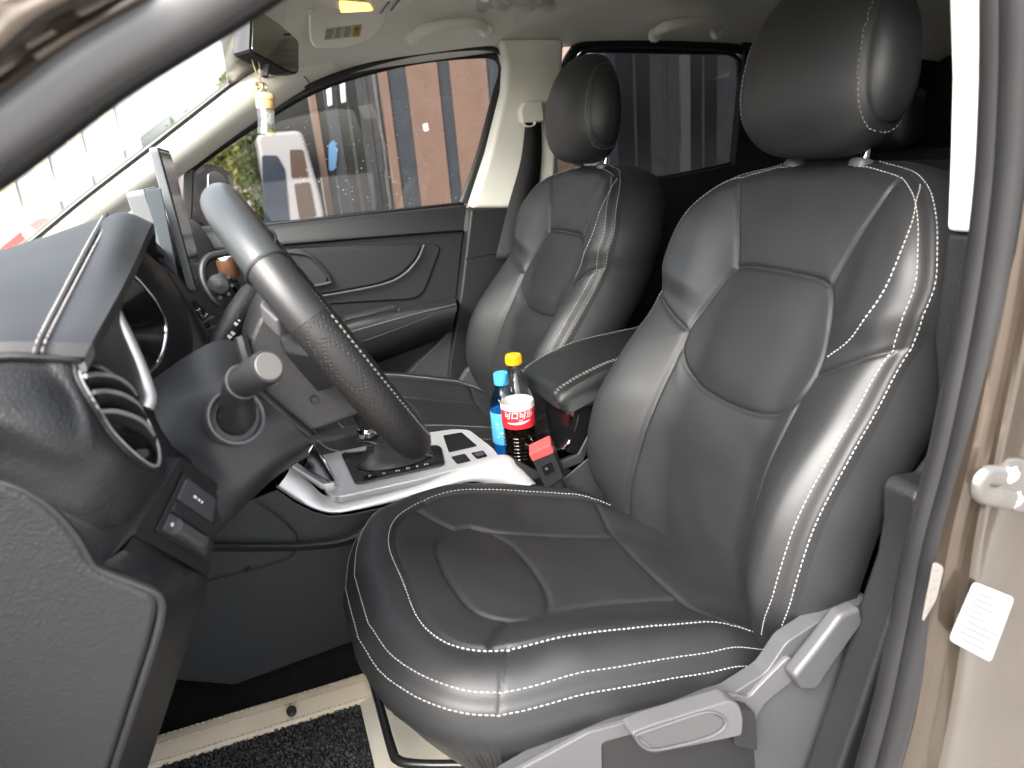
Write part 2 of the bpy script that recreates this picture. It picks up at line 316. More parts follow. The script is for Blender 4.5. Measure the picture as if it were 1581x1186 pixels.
tb = Y((345, 260), 15.); tree((tb[0], 15., 0), 2.0, .85, 2600, 'yellow-green low tree seen between front pillar and facade', (LF1, LF2), 11, .8, .08)
tb2 = Y((352, 108), 26.); tree((tb2[0], 26., 0), 4.4, .5, 1100, 'tall thin-leaved tree seen high through the windscreen', (LF1, LF3), 12, 1.0, .08)
# ivy at the end of the facade
iv = thing('climbing_ivy', 'dark green ivy climbing the end of the facade', 'ivy', (fx(380), FY-.1, 0)); gi = np.random.default_rng(3); V = []; Fc = []
tube('stem', [np.array((fx(381), FY-.05, 0)), np.array((fx(383), FY-.05, 1.2)), np.array((fx(380), FY-.05, 2.6))], .015, mat('ivy_stem', (.08, .06, .04), .9), iv, n=10, ns=6)
for k in range(900):
    c = np.array((fx(382)+gi.normal(0, .07), FY-.08+gi.normal(0, .04), gi.uniform(0, 2.3))); u = gi.normal(0, 1, 3); u /= np.linalg.norm(u); v = np.cross(u, gi.normal(0, 1, 3)); v /= np.linalg.norm(v); i = len(V); s = .05*gi.uniform(.6, 1.2)
    V += [c-u*s, c+v*s*.6, c+u*s, c-v*s*.6]; Fc.append((i, i+1, i+2, i+3))
mk('leaves', V, Fc, LF3, iv, angle=None, kind='stuff')
# ------------------------------------------------------------------ car body
def Q(*pts): return [Y((a, b), y) for a, b, y in pts]
body = thing('car_shell', 'metallic brown car body framing the open driver door', 'car body', (.4, 0, .3))
GLASS = glassmat('clear_glass', (.93, .96, .95)); TINT = glassmat('tinted_glass', (.40, .39, .38)); PRIV = glassmat('privacy_glass', (.12, .12, .125))
# door seal along the near B-pillar: two hollow rubber ribs and the lip that grips the trim
sa = [(1541, -260), (1541, 0), (1538, 150), (1528, 300), (1503, 480), (1458, 690), (1419, 840), (1391, 980), (1364, 1100), (1340, 1186), (1318, 1270), (1290, 1400)]
sb = [(1572, -260), (1572, 0), (1568, 150), (1557, 300), (1531, 480), (1487, 690), (1447, 840), (1419, 980), (1393, 1100), (1370, 1186), (1350, 1270), (1325, 1400)]
tube('door_seal', YS(sa, -.752), .0125, RUBBER, body, n=70, ns=16)
tube('door_seal', YS(sb, -.768), .0125, RUBBER, body, n=70, ns=16)
tube('door_seal', [p*[1, 1, 1]+[-.004, .006, 0] for p in YS([((a[0]+b[0])/2, a[1]) for a, b in zip(sa, sb)], -.755)], .010, PIPING, body, n=60, ns=10)
# door seal along the near A-pillar
def ext(p, q, k=.6): p, q = np.array(p, float), np.array(q, float); return [p-(q-p)*1.7, p-(q-p)*.6, p, (p+q)/2+[-6, -8], q, q+(q-p)*.45]
tube('door_seal', YS(ext((0, 256), (382, 0)), -.735), .0100, RUBBER, body, n=30, ns=16)
tube('door_seal', YS(ext((0, 196), (302, 0)), -.765), .0150, mat('seal_sheen_grey', (.10, .10, .102), .38), body, n=30, ns=18)  # grey lighter than the other rubber stands in for the sky's highlight on this rib
tube('door_seal', YS(ext((0, 230), (350, 0)), -.742), .007, PIPING, body, n=30, ns=10)
for a0, b0, y0_, r_, dz in (((0, 256), (382, 0), -.735, .0100, 0), ((0, 196), (302, 0), -.765, .0150, .012)):
    e0 = Y(ext(a0, b0)[-1], y0_); tube('door_seal', [e0, e0+np.array([.06, 0, .028]), np.array((.22, y0_+.02, 1.600+dz)), np.array((.38, y0_+.03, 1.625+dz)), np.array((.52, y0_+.02, 1.62+dz)), Y((1541, -260), -.752)+np.array([0, -.012 if dz else 0, 0])], r_, RUBBER, body, n=40, ns=14)
prism('hinge_pillar', [np.array(p) for p in ((-1.0, -.70, .40), (-.50, -.70, .40), (-.46, -.70, .9), (-.36, -.70, 1.16), (-.46, -.70, 1.26), (-1.0, -.70, 1.12))], (0, -.10, 0), PAINT, body, bev=.015, seg=3)
# painted A-pillar: flange, gutter, outer skin
def strip(lines, k=.6): return [YS(ext((0, a), (b, 0), k), y) for a, b, y in lines]
loft('pillar_panel', strip([(185, 285, -.762), (150, 232, -.778), (132, 200, -.782), (122, 178, -.779), (106, 158, -.780), (98, 140, -.792), (84, 118, -.80), (66, 92, -.803), (40, 55, -.803), (-40, -50, -.80), (-160, -200, -.77)]), PAINT, body, nu=14, nv=48)
# painted B-pillar jamb with its pressed folds
rows = [-260, 0, 150, 300, 480, 690, 840, 980, 1100, 1186, 1290, 1400]; bx_ = [p[0] for p in sb]
cols = [(2, -.772), (16, -.781), (30, -.785), (44, -.788), (52, -.795), (62, -.797), (80, -.792), (105, -.789), (150, -.790), (200, -.794), (240, -.806), (300, -.83)]
G = []
for (dx, y) in cols:
    G.append([Y((x0+dx*(1.0 if r_ < 800 else 1.0+(r_-800)/900.), r_), y+.004*math.sin(r_*.006)) for x0, r_ in zip(bx_, rows)])
loft('pillar_panel', G, PAINT, body, nu=60, nv=60)
# near B-pillar trims
cp = [(1464, -300), (1462, 0), (1466, 120), (1463, 250), (1459, 357), (1509, 352), (1521, 290), (1530, 140), (1533, 0), (1535, -300)]
prism('pillar_trim', YS(cp, -.660), (-.0, -.05, 0), CREAM, body, bev=.006, seg=3, label='cream upper pillar cover')
lt = [(1459, 358), (1452, 430), (1440, 520), (1445, 600), (1428, 700), (1408, 726), (1372, 731), (1360, 745), (1360, 800), (1352, 850), (1325, 930), (1290, 1040), (1240, 1186), (1205, 1290), (1400, 1290), (1350, 1150), (1385, 1000), (1440, 800), (1470, 690), (1508, 480), (1522, 353)]
prism('pillar_trim', YS(lt, -.655), (0, -.045, 0), DASH, body, bev=.010, seg=4, label='dark grey lower pillar cover')
# door striker
st = Y((1550, 745), -.800)
prism('striker', rpoly(YS([(1530, 712), (1558, 703), (1600, 712), (1600, 784), (1560, 788), (1533, 765)], -.793), .01), (0, -.006, 0), ZINC, body, bev=.0015)
sk = body.children[-1]
tube('striker_loop', YS([(1545, 735), (1520, 735), (1512, 750), (1520, 762), (1560, 772)], -.815), .0062, ZINC, sk, n=30, ns=12, flat=1.5)
for p in ((1560, 732), (1566, 770)): 
    lathe('screw', Y(p, -.799), (0, -1, 0), [(.0088, 0), (.0085, .003), (.006, .0045), (.004, .004), (.003, .002), (0.0, .002)], CHROME, sk, n=20)
# stickers on the jamb
def sticker(corners, y, m, n=9):
    c = YS(corners, y); o = prism('sticker', rpoly(c, .006), (0, -.0012, 0), m, body, bev=0)
    a, b, c2, d_ = c; INK = bpy.data.materials.get('faint_ink') or mat('faint_ink', (.11, .11, .11), .6)
    random.seed(3)
    for i in range(n):
        f = .14+.74*i/(n-1); L = .25+.5*random.random(); s0 = .12+.1*random.random()
        V = []
        for u, v in ((s0, f-.012), (s0+L, f-.012), (s0+L, f+.012), (s0, f+.012)):
            V.append((a*(1-u)+b*u)*(1-v)+(d_*(1-u)+c2*u)*v+[0, -.0016, 0])
        mk('print_line', V, [(0, 1, 2, 3)], INK, o, smooth=False)
    return o
STK = mat('sticker_paper', (.22, .22, .216), .45); STK2 = mat('grey_sticker', (.15, .14, .13), .5)
sticker([(1503, 897), (1565, 922), (1528, 1022), (1464, 988)], -.804, STK)
sticker([(1441, 866), (1456, 874), (1444, 925), (1422, 962)], -.790, STK2, 5)
# floor, sill, tunnel carpet, firewall, rear
mk('floor_pan', [(-.75, -.66, .555), (1.9, -.66, .555), (1.9, .72, .555), (-.75, .72, .555)], [(0, 1, 2, 3)], CARPET, body, solid=.02)
box('sill', (.3, -.745, .50), (2.6, .15, .20), PAINT, body, bev=.02, seg=4)
box('sill_cover', (.3, -.69, .612), (2.6, .05, .02), DASH, body, bev=.006)
loft('firewall', [[(-.60, y, .55) for y in (-.68, 0, .72)], [(-.72, y, .75) for y in (-.68, 0, .72)], [(-.66, y, 1.10) for y in (-.68, 0, .72)]], CARPET, body, nu=4, solid=.02)
# headliner: arches from the far window edge over to the near door edge
wt_x = [-.02, .1, .2, .4, .69, .95, 1.3, 1.8, 2.2]; wt_z = [1.505, 1.555, 1.590, 1.617, 1.640, 1.645, 1.635, 1.59, 1.53]
def arch(x, e=0):
    z0 = np.interp(x, wt_x, wt_z); zr = np.interp(x, [-.05, .05, .12, .4, .9, 1.5, 2.2], [1.62, 1.655, 1.67, 1.715, 1.73, 1.71, 1.64])
    h = [(.715, z0-.004), (.695, z0+.012), (.655, z0+.030), (.61, z0*.55+zr*.45+.004), (.54, z0*.2+zr*.8), (.40, zr), (.2, zr+.006), (0, zr+.008)]
    return [np.array((x, y, z+e)) for y, z in h]+[np.array((x, -y, z+e)) for y, z in h[-2::-1]]
xs = [.10, .16, .3, .5, .8, 1.1, 1.5, 1.9, 2.25]
loft('headliner', [arch(x) for x in xs], HEADL, body, nu=70, nv=60, solid=.012, soff=1)
loft('roof_panel', [[p+np.array([0, 0, .03]) for p in arch(x)] for x in [.02]+xs], PAINT, body, nu=40, nv=30, solid=.01, soff=1)
# windscreen with its black frit border, and the far A-pillar cover
wsb = [Y(p, .66) for p in [(45, 380), (130, 310), (240, 225), (400, 100)]]
up = lambda x: np.interp(x, [-.75, -.452, -.325, -.158, .091, .14], [1.10, 1.282, 1.365, 1.468, 1.623, 1.652])
wsx = [-.75, -.5, -.25, 0, .12]
loft('windscreen', [[np.array((x-.10*(1-(y/.68)**2), y, up(x)+.012)) for y in np.linspace(-.68, .68, 9)] for x in wsx], GLASS, body, nu=24, nv=16)
FRIT = mat('frit', (.008, .008, .008), .4)
tube('windscreen_seal', [p+np.array([0, .004, .006]) for p in YS([(-40, 445), (45, 380), (130, 310), (240, 225), (400, 100), (430, 77)], .655)], .007, FRIT, body, n=30, ns=8)
def trimsweep(A, B, depth_pts, name, m, parent, nu=26, nv=14, **k):
    return loft(name, [A]+depth_pts+[B], m, parent, nu=nu, nv=nv, **k)
pa = YS([(-60, 462), (45, 383), (130, 313), (240, 228), (400, 103), (425, 86), (455, 60)], .655)
pb = YS([(-10, 520), (100, 410), (190, 335), (285, 268), (380, 198), (480, 133), (530, 112)], .715)
m1 = [a*.72+b*.28+np.array([.0, -.030, .004]) for a, b in zip(pa, pb)]; m2 = [a*.35+b*.65+np.array([0, -.036, 0]) for a, b in zip(pa, pb)]; m3 = [a*.06+b*.94+np.array([0, -.016, -.0]) for a, b in zip(pa, pb)]
loft('pillar_trim', [pa, m1, m2, m3, pb], CREAM, body, nu=40, nv=22, label='cream front pillar cover on the passenger side')
tube('trim_joint', [x+np.array([0, -.004, 0]) for x in YS([(452, 105), (470, 119), (483, 137)], .672)], .0014, PIPING, body, n=10, ns=6)
# header rail between windscreen and headliner
loft('header_rail', [[np.array((.085, y, 1.642-.045*(abs(y)/.68)**2)) for y in np.linspace(-.66, .66, 9)], [np.array((.10, y, 1.652-.07*(abs(y)/.68)**3)) for y in np.linspace(-.66, .66, 9)], [np.array((.135, y, 1.672-.085*(abs(y)/.68)**3)) for y in np.linspace(-.66, .66, 9)]], HEADL, body, nu=24, nv=8, solid=.01, soff=1)
# far B-pillar: cream upper cover, dark lower cover
cpf = [(772, 60), (784, 100), (781, 140), (757, 235), (729, 322), (800, 322), (856, 300), (862, 200), (872, 60)]
prism('pillar_trim', YS(cpf, .665), (0, .07, 0), CREAM, body, bev=.012, seg=4, label='cream pillar cover behind the passenger door')
lpf = [(727, 323), (712, 450), (694, 560), (688, 640), (640, 760), (900, 760), (900, 310), (800, 321)]
prism('pillar_trim', YS(lpf, .655), (0, .08, 0), DOORP, body, bev=.008, seg=3, label='dark lower pillar cover behind the passenger door')
tube('trim_joint', YS([(718, 400), (760, 392), (800, 386)], .654), .0015, PIPING, body, n=10, ns=6)
DARKK = mat('kick_trim', (.012, .012, .013), .7)
prism('kick_panel', [np.array(p) for p in ((-.80, .70, .55), (.05, .70, .55), (.05, .70, .80), (-.12, .70, 1.24), (-.80, .70, 1.20))], (0, .03, 0), DARKK, body, bev=.004)
# far rear quarter and tail: dark, only seen as the end of the cabin
DARKTR = mat('dark_trim', (.010, .010, .011), .7, var=.1)
TAILM = mat('tail_trim', (.030, .026, .026), .8, var=.2)
loft('tail_trim', [[np.array((x, y, z)) for y in (-.72, -.3, .3, .72)] for x, z in ((2.0, .55), (2.1, 1.2), (2.22, 1.62))], TAILM, body, nu=8, nv=10, solid=.02)
prism('quarter_trim', [np.array(p) for p in ((1.62, .70, .55), (2.2, .70, .55), (2.25, .70, 1.64), (1.42, .70, 1.66), (1.46, .70, 1.50), (1.56, .70, 1.32))], (0, .06, 0), DARKTR, body, bev=.01)
prism('quarter_trim', [np.array(p) for p in ((.66, -.74, .55), (2.2, -.74, .55), (2.2, -.74, 1.26), (.66, -.74, 1.26))], (0, .05, 0), DARKTR, body, bev=.01)
prism('quarter_trim', [np.array(p) for p in ((1.60, -.74, 1.262), (2.2, -.74, 1.262), (2.25, -.74, 1.64), (1.42, -.74, 1.66))], (0, .05, 0), DARKTR, body, bev=.01)
mk('side_glass', [(.62, -.72, 1.26), (1.62, -.72, 1.26), (1.44, -.70, 1.645), (.62, -.70, 1.65)], [(0, 1, 2, 3)], PRIV, body)
# ------------------------------------------------------------------ passenger door
door = thing('passenger_door', 'dark green-black front door panel with armrest across the cabin', 'car door', (.3, .72, .6))
wo = [(330, 352), (420, 345), (560, 330), (718, 313), (744, 240), (768, 150), (775, 112), (768, 92), (745, 84), (650, 92), (560, 112), (480, 140), (400, 186), (330, 232), (292, 262), (285, 300), (290, 350)]
mk('window_glass', YS(wo, .738), [list(range(len(wo)))], TINT, door, smooth=False)
tube('window_seal', YS([(300, 358), (420, 346), (560, 331), (716, 314)], .722), .0045, FRIT, door, n=30, ns=8)
tube('window_seal', YS([(716, 314), (742, 240), (766, 150), (776, 112), (770, 90), (745, 82), (650, 90), (560, 110), (480, 138), (400, 184), (330, 231), (288, 262)], .722), .0085, FRIT, door, n=70, ns=10, flat=1.6)
tube('door_gasket', YS([(690, 620), (700, 545), (712, 440), (727, 325), (762, 228), (782, 140), (784, 108), (776, 84), (745, 74), (650, 82), (560, 103), (470, 135)], .700), .0065, FRIT, door, n=70, ns=10)
gd_ = np.random.default_rng(21); Vd, Fd = [], []
for k in range(170):
    u_ = gd_.uniform(440, 745); c = Y((u_, gd_.uniform(np.interp(u_, [440, 560, 745], [170, 118, 92]), 318)), .7355); r = gd_.uniform(.0006, .0016); i = len(Vd); a0 = gd_.uniform(0, 6.28)
    Vd += [c+np.array((r*math.cos(a0+q*1.047), -.0004, r*1.2*math.sin(a0+q*1.047))) for q in range(6)]; Fd.append(list(range(i, i+6)))
mk('dust_spots', Vd, Fd, mat('dried_drop', (.30, .30, .29), .7), door.children[0] if door.children[0].type == 'MESH' else door, smooth=False, kind='stuff')
# sail piece with the mirror mount at the front of the window
prism('sail_cover', YS([(283, 262), (300, 258), (296, 350), (330, 350), (330, 362), (282, 362)], .715), (0, .02, 0), BLACKP, door, bev=.004)
beltA = [(280, 360), (340, 354), (420, 348), (560, 333), (720, 316)]
belt = [(270, 386), (330, 384), (420, 376), (560, 364), (716, 352)]
loft('belt_panel', [YS(beltA, .735), YS(beltA, .705), YS([(x, y+6) for x, y in beltA], .690), YS(belt, .672), YS([(x, y+5) for x, y in belt], .680)], DOORP, door, nu=30, nv=24)
pan = [(260, 388), (420, 380), (560, 368), (716, 356), (706, 450), (690, 560), (682, 640), (600, 760), (420, 760), (250, 700)]
prism('door_panel', YS(pan, .690), (0, .05, 0), DOORP, door, bev=.004)
ins = rpoly([np.array(Y(p, .684)) for p in [(315, 398), (420, 384), (560, 378), (662, 376), (683, 380), (656, 452), (640, 463), (520, 470), (400, 480), (330, 470)]], .02, 5)
prism('insert_pad', ins, (0, .012, 0), DOORP, door, bev=.006, seg=3)
pad = rpoly([np.array(Y(p, .676)) for p in [(322, 402), (420, 389), (560, 382), (652, 379), (640, 402), (618, 424), (585, 438), (510, 452), (420, 470), (335, 462)]], .012, 5)
prism('upper_pad', pad, (0, .012, 0), mat('door_vinyl', (.0105, .0122, .0128), .46, bump=.1, bscale=800), door, bev=.005, seg=3)
tube('pad_welt', YS([(655, 378), (644, 402), (622, 425), (588, 440), (510, 455), (450, 464)], .674), .0028, GREYPL, door, n=40, ns=8)
# armrest: deep pad with pull cup
at = [(440, 520), (520, 500), (600, 480), (704, 462)]; ab = [(440, 600), (520, 572), (600, 545), (700, 505)]
loft('armrest', [YS(at, .690), YS(at, .66), YS([(x, y+4) for x, y in at], .612), YS([(x+2, y+12) for x, y in at], .598), YS([((a[0]+b[0])/2, a[1]*.35+b[1]*.65) for a, b in zip(at, ab)], .600), YS(ab, .625), YS([(x, y+10) for x, y in ab], .690)], DOORP, door, nu=30, nv=40, caps=False)
prism('pull_cup', rpoly(YS([(530, 492), (612, 474), (606, 490), (560, 502)], .640), .01), (0, .02, .004), BLACKP, door, bev=.003)
tube('pull_cup_rim', YS([(520, 497), (560, 488), (600, 477), (616, 473), (614, 482), (604, 490)], .625), .003, DOORP, door, n=24, ns=8)
prism('map_pocket', rpoly(YS([(632, 575), (700, 505), (690, 592), (640, 632), (560, 650)], .665), .01), (0, .04, 0), mat('pocket_grey', (.045, .046, .049), .5, bump=.2, bscale=600), door, bev=.006)
# inner handle recess, seen past the steering wheel
prism('handle_recess', rpoly(YS([(372, 392), (470, 384), (508, 428), (500, 442), (440, 448), (396, 440)], .668), .02), (0, .02, 0), BLACKP, door, bev=.004)
tube('recess_rim', YS([(380, 388), (462, 391), (486, 402), (509, 430), (504, 438), (440, 449)], .665), .005, BLACKP, door, n=40, ns=8)
tube('armrest_highlight', YS([(480, 530), (558, 508), (630, 488), (704, 470)], .5975), .0022, GREYPL, door, n=24, ns=8)  # lighter tube laid in as the highlight along the armrest edge
tube('armrest_groove', YS([(560, 527), (579, 521), (661, 490), (668, 484)], .598), .0022, PIPING, door, n=24, ns=8)
tube('inner_handle', YS([(392, 414), (404, 418), (414, 430), (416, 437)], .655), .008, CHROME, door, n=16, ns=10)
# far rear door
rdoor = thing('rear_door', 'black rear door with dark privacy glass behind passenger headrest', 'car door', (1.1, .72, .6))
rw = [(840, 300), (1040, 272), (1132, 252), (1142, 180), (1140, 92), (1128, 82), (905, 78), (872, 110), (846, 250)]
mk('window_glass', YS(rw, .735), [list(range(len(rw)))], PRIV, rdoor, smooth=False)
tube('door_frame', YS([(862, 130), (880, 88), (905, 70), (1000, 68), (1130, 74), (1165, 84)], .715), .014, FRIT, rdoor, n=50, ns=10)
tube('window_seal', YS(rw+rw[:1], .722), .0065, FRIT, rdoor, n=90, ns=8, sm=False)
prism('door_panel', YS([(800, 300), (1040, 273), (1134, 254), (1150, 90), (1146, 60), (1200, 60), (1230, 250), (1230, 620), (800, 620)], .70), (0, .03, 0), DARKTR, rdoor, bev=.004)
# the driver door stands wide open, ahead of the lens and out of the picture; it shades the end of the dashboard
dd = thing('driver_door', 'open driver door swung forward beside the dashboard end', 'car door', (-.40, -.84, .40))
du = np.array([.05, -.9987, 0]); dn = np.array([.9987, .05, 0]); h_ = np.array([-.50, -.86, 0])
def dp(u, z, o=0): return h_+du*u+dn*o+np.array([0, 0, z])
prism('door_skin', [dp(u, z) for u, z in ((0, .42), (1.02, .42), (1.10, .62), (1.12, 1.24), (0, 1.18))], -dn*.05, PAINT, dd, bev=.015, seg=3)
prism('door_trim', [dp(u, z, .001) for u, z in ((.03, .50), (.98, .48), (1.06, .64), (1.08, 1.22), (.03, 1.17))], dn*.05, DOORP, dd, bev=.012, seg=3)
prism('armrest', [dp(u, z, .05) for u, z in ((.35, .86), (.98, .90), (.98, .98), (.40, .96))], dn*.06, DOORP, dd, bev=.012, seg=3)
mk('window_glass', [dp(u, z, -.02) for u, z in ((.05, 1.18), (1.10, 1.24), (.98, 1.60), (.62, 1.60))], [(0, 1, 2, 3)], GLASS, dd, smooth=False)
tube('window_frame', [dp(.04, 1.18, -.02), dp(.35, 1.42, -.02), dp(.62, 1.60, -.02), dp(.98, 1.60, -.02), dp(1.06, 1.42, -.02), dp(1.11, 1.22, -.02)], .02, FRIT, dd, n=40, ns=10)
# ------------------------------------------------------------------ front seats
def mirror(pl): return [(-s, t) for s, t in pl]
def edge_round(d, r): d = np.clip(d, 0, r); return r-np.sqrt(np.maximum(r*r-(r-d)**2, 0))
def seat_surface(Bo, S, T, N, ts, wpts, hfun, seams, nc, r, grooves=(.0042, .0032, .0045, .014), thin=(), sd=1):
    wt = cr(wpts, 400); wf = lambda t: np.interp(t, wt[:, 0], wt[:, 1])
    w = wf(ts); u = np.sin(np.linspace(-1, 1, nc)*np.pi/2)*.35+np.linspace(-1, 1, nc)*.65
    s = w[:, None]*u[None]; t = np.repeat(ts[:, None], nc, 1); Q = np.stack([s.ravel(), t.ravel()], 1)
    tt = np.linspace(ts[0]-.06, ts[-1], 120); ww = wf(np.maximum(tt, ts[0]))
    out = np.vstack([np.stack([-ww, tt], 1), np.stack([ww, tt], 1)[::-1]])
    d = segd(Q, out)
    h = hfun(Q[:, 0], Q[:, 1], d)-edge_round(d, r)
    ds = np.full(len(Q), 9.0)
    for p in seams: ds = np.minimum(ds, segd(Q, p))
    gd, gw, pd, pw = grooves; fd = sstep(d, .002, .016); gd = gd*(.25+.75*fd); pd = pd*fd
    h = h-gd*np.exp(-(ds/gw)**2)-pd*np.exp(-ds/pw)
    dt = np.full(len(Q), 9.0)
    for p in thin: dt = np.minimum(dt, segd(Q, p))
    h = h-.0022*np.exp(-(dt/.0026)**2)
    g_ = np.random.default_rng(sd)                              # slack and wear in the hide: shallow waves, tighter close to the seams
    for k in range(14):
        f = g_.uniform(14, 46, 2)*g_.choice([-1, 1], 2); h = h+(.00013 if abs(f).max() < 32 else .00008)*np.sin(Q@f*2+g_.uniform(0, 6.28))
    h = h-.0035*np.exp(-((d-.0065)/.0028)**2)
    A = Bo+Q[:, :1]*S+Q[:, 1:]*T+h[:, None]*N
    return s, t, d.reshape(s.shape), A.reshape(len(ts), nc, 3), out
def walls(A, drop, dirs, steps, taper):
    """skirt from the rim of a surface: left side up, over the end, right side down"""
    nr, nc, _ = A.shape
    rim = np.vstack([A[:, 0], A[-1, 1:-1], A[::-1, -1]])
    tang = np.gradient(rim, axis=0); outw = np.cross(tang, dirs); outw /= np.linalg.norm(outw, axis=1)[:, None]+1e-9
    c = rim.mean(0); 
    if np.sum((rim-c)*outw) < 0: outw = -outw
    return np.stack([rim+dirs*(drop*k)+outw*taper(k) for k in steps]), outw
def sample_on(s, t, A, Nn, pl, n):
    """points of a (s,t) polyline on the surface grid A, with normals"""
    pl = rs(pl, n); P, Q = [], []
    tr = t[:, 0]
    for a, b in pl:
        i = np.interp(b, tr, np.arange(len(tr))); i0 = int(min(i, len(tr)-2)); f = i-i0
        def row(k): j = np.interp(a, s[k], np.arange(s.shape[1])); j0 = int(min(j, s.shape[1]-2)); g = j-j0; return A[k, j0]*(1-g)+A[k, j0+1]*g, Nn[k, j0]*(1-g)+Nn[k, j0+1]*g
        p0, n0 = row(i0); p1, n1 = row(i0+1); P.append(p0*(1-f)+p1*f); Q.append(n0*(1-f)+n1*f)
    return np.array(P), np.array(Q)

GST = {}
def make_seat(y0):
    root = thing('car_seat', 'black leather driver seat with pale double stitching beside the open door', 'car seat', (.3, y0, .42), 'front car seats')
    S = np.array([0, 1., 0])
    # ---- backrest
    a = math.radians(17.5); Bo = np.array([.555, y0, .77]); T = np.array([math.sin(a), 0, math.cos(a)]); N = np.array([-math.cos(a), 0, math.sin(a)])
    H = .615
    ts = np.r_[np.linspace(-.03, .52, 200), H-(H-.52)*np.cos(np.linspace(0, 1, 60)[1:]*np.pi/2)]
    wp = [(-.05, .205), (0, .222), (.05, .245), (.1, .258), (.2, .262), (.3, .257), (.36, .251), (.40, .255), (.43, .260), (.47, .260), (.51, .246), (.55, .222), (.58, .190), (.60, .150), (H, .085)]
    half = [(0, .455), (.07, .453), (.097, .447), (.112, .428), (.128, .39), (.139, .36), (.143, .335), (.136, .305), (.115, .279), (.08, .263), (.04, .257), (0, .2555)]
    hc = cr(half[:3], 14).tolist()+cr(half[2:7], 30).tolist()[1:]+cr(half[6:], 34).tolist()[1:]
    ins = hc+[(-s, t) for s, t in hc[::-1]][1:]
    B_ = cr([(.097, .447), (.112, .49), (.132, .54), (.150, .585), (.158, .615)], 30).tolist()
    C_ = cr([(.143, .335), (.139, .28), (.141, .2), (.150, .1), (.163, .02), (.168, -.03)], 40).tolist()
    E_ = cr([(.143, .335), (.18, .352), (.215, .372), (.262, .405)], 30).tolist()
    G_ = cr([(.152, .362), (.190, .392), (.214, .43), (.224, .48), (.215, .53), (.196, .562), (.178, .582)], 40).tolist()
    seams = [ins]+[q for k in (B_, C_, E_) for q in (k, mirror(k))]
    cpts = cr([(-.05, -.01), (0, .0), (.08, .022), (.18, .034), (.27, .026), (.36, .008), (.45, 0), (.52, -.002), (.62, -.012)], 200)
    ppts = cr([(-.05, .05), (.0, .06), (.06, .078), (.12, .084), (.2, .076), (.28, .056), (.34, .042), (.38, .036), (.44, .034), (.5, .030), (.56, .018), (.62, .0)], 200)
    def hb(s, t, d):
        c = np.interp(t, cpts[:, 0], cpts[:, 1]); p = np.interp(t, ppts[:, 0], ppts[:, 1]); q = np.abs(s)
        h = c+p*sstep(q, .085, .235)*(1-.18*sstep(q, .21, .27))
        h += .009*sstep(t, .36+.6*(q-.14)*.55, .40+.6*(q-.14)*.55)*sstep(q, .12, .18)          # the shoulder pads stand proud
        h += .010*np.exp(-((q/.10)**2+((t-.355)/.085)**2)**2)                                   # the insert is a plump pad
        return h
    s, t, d, A, out = seat_surface(Bo, S, T, N, ts, wp, hb, seams, 230, .034)
    Nn = gridN(A); Nn *= np.sign(np.sum(Nn*N, 2).mean())
    nr, nc = s.shape; Q = np.stack([s.ravel(), t.ravel()], 1)
    fc = np.array(gridf(nr, nc)); cen = Q[fc].mean(1); q = np.abs(cen[:, 0]); tc = cen[:, 1]
    Bf = np.interp(tc, [b[1] for b in B_], [b[0] for b in B_]); Cf = np.interp(-tc, [-b[1] for b in C_], [b[0] for b in C_]); Ef = np.interp(q, [b[0] for b in E_], [b[1] for b in E_])
    reg = np.where(tc > Ef, np.where(cen[:, 0] > 0, 2, 3), np.where(cen[:, 0] > 0, 4, 5))
    reg = np.where((tc > .447) & (q < Bf), 1, reg); reg = np.where((tc < .335) & (q < Cf), 6, reg)
    isin = inpoly(cen, ins); reg = np.where(isin, 0, reg)
    # small leftovers beside the insert belong to the shoulders
    reg = np.where((~isin) & (tc > .335) & (tc <= .447) & (tc > Ef), np.where(cen[:, 0] > 0, 2, 3), reg)
    wall, outw = walls(A, .115, -N, [0, .05, .12, .25, .45, .7, .9, 1.0], lambda k: .010*math.sin(math.pi*min(1, k*1.1))-.022*max(0, k-.8)/.2)
    nrim = wall.shape[1]; wf = gridf(len(wall), nrim)
    back = wall[-1]; V = wall.reshape(-1, 3); base = (len(wall)-1)*nrim
    half_n = len(ts); nt_ = nrim-2*half_n
    capf = [(base+i, base+i+1, base+nrim-2-i, base+nrim-1-i) for i in range(half_n-1)]
    capf.append([base+half_n-1]+[base+half_n+i for i in range(nt_)]+[base+half_n+nt_])
    back_o = mk('backrest', V, wf+capf, LEATHER, root, angle=50)
    nm = ['insert_panel', 'upper_panel', 'shoulder_panel', 'shoulder_panel', 'bolster', 'bolster', 'lumbar_panel']
    splitmesh('backrest', A.reshape(-1, 3), Nn.reshape(-1, 3), fc, reg, nm, [LEATHER2, LEATHER, LEATHER, LEATHER, LEATHER, LEATHER, LEATHER], back_o)
    # stitching that follows the rim of the backrest, front and side of the piped seam
    wt = cr(wp, 400)
    def rimline(wt, t0, Ht, dd):
        tt = np.linspace(t0, Ht, 300); L = np.stack([np.interp(tt, wt[:, 0], wt[:, 1]), tt], 1); L = rs(np.vstack([L, [[0, Ht]]]), 500)
        g = np.gradient(L, axis=0); g = np.stack([np.convolve(np.pad(g[:, k], 12, 'edge'), np.ones(25)/25, 'valid') for k in (0, 1)], 1); g /= np.linalg.norm(g, axis=1)[:, None]
        L = L+np.stack([-g[:, 1], g[:, 0]], 1)*dd; L[:, 1] = np.minimum(L[:, 1], Ht-dd*.9); return L[L[:, 0] > 0]
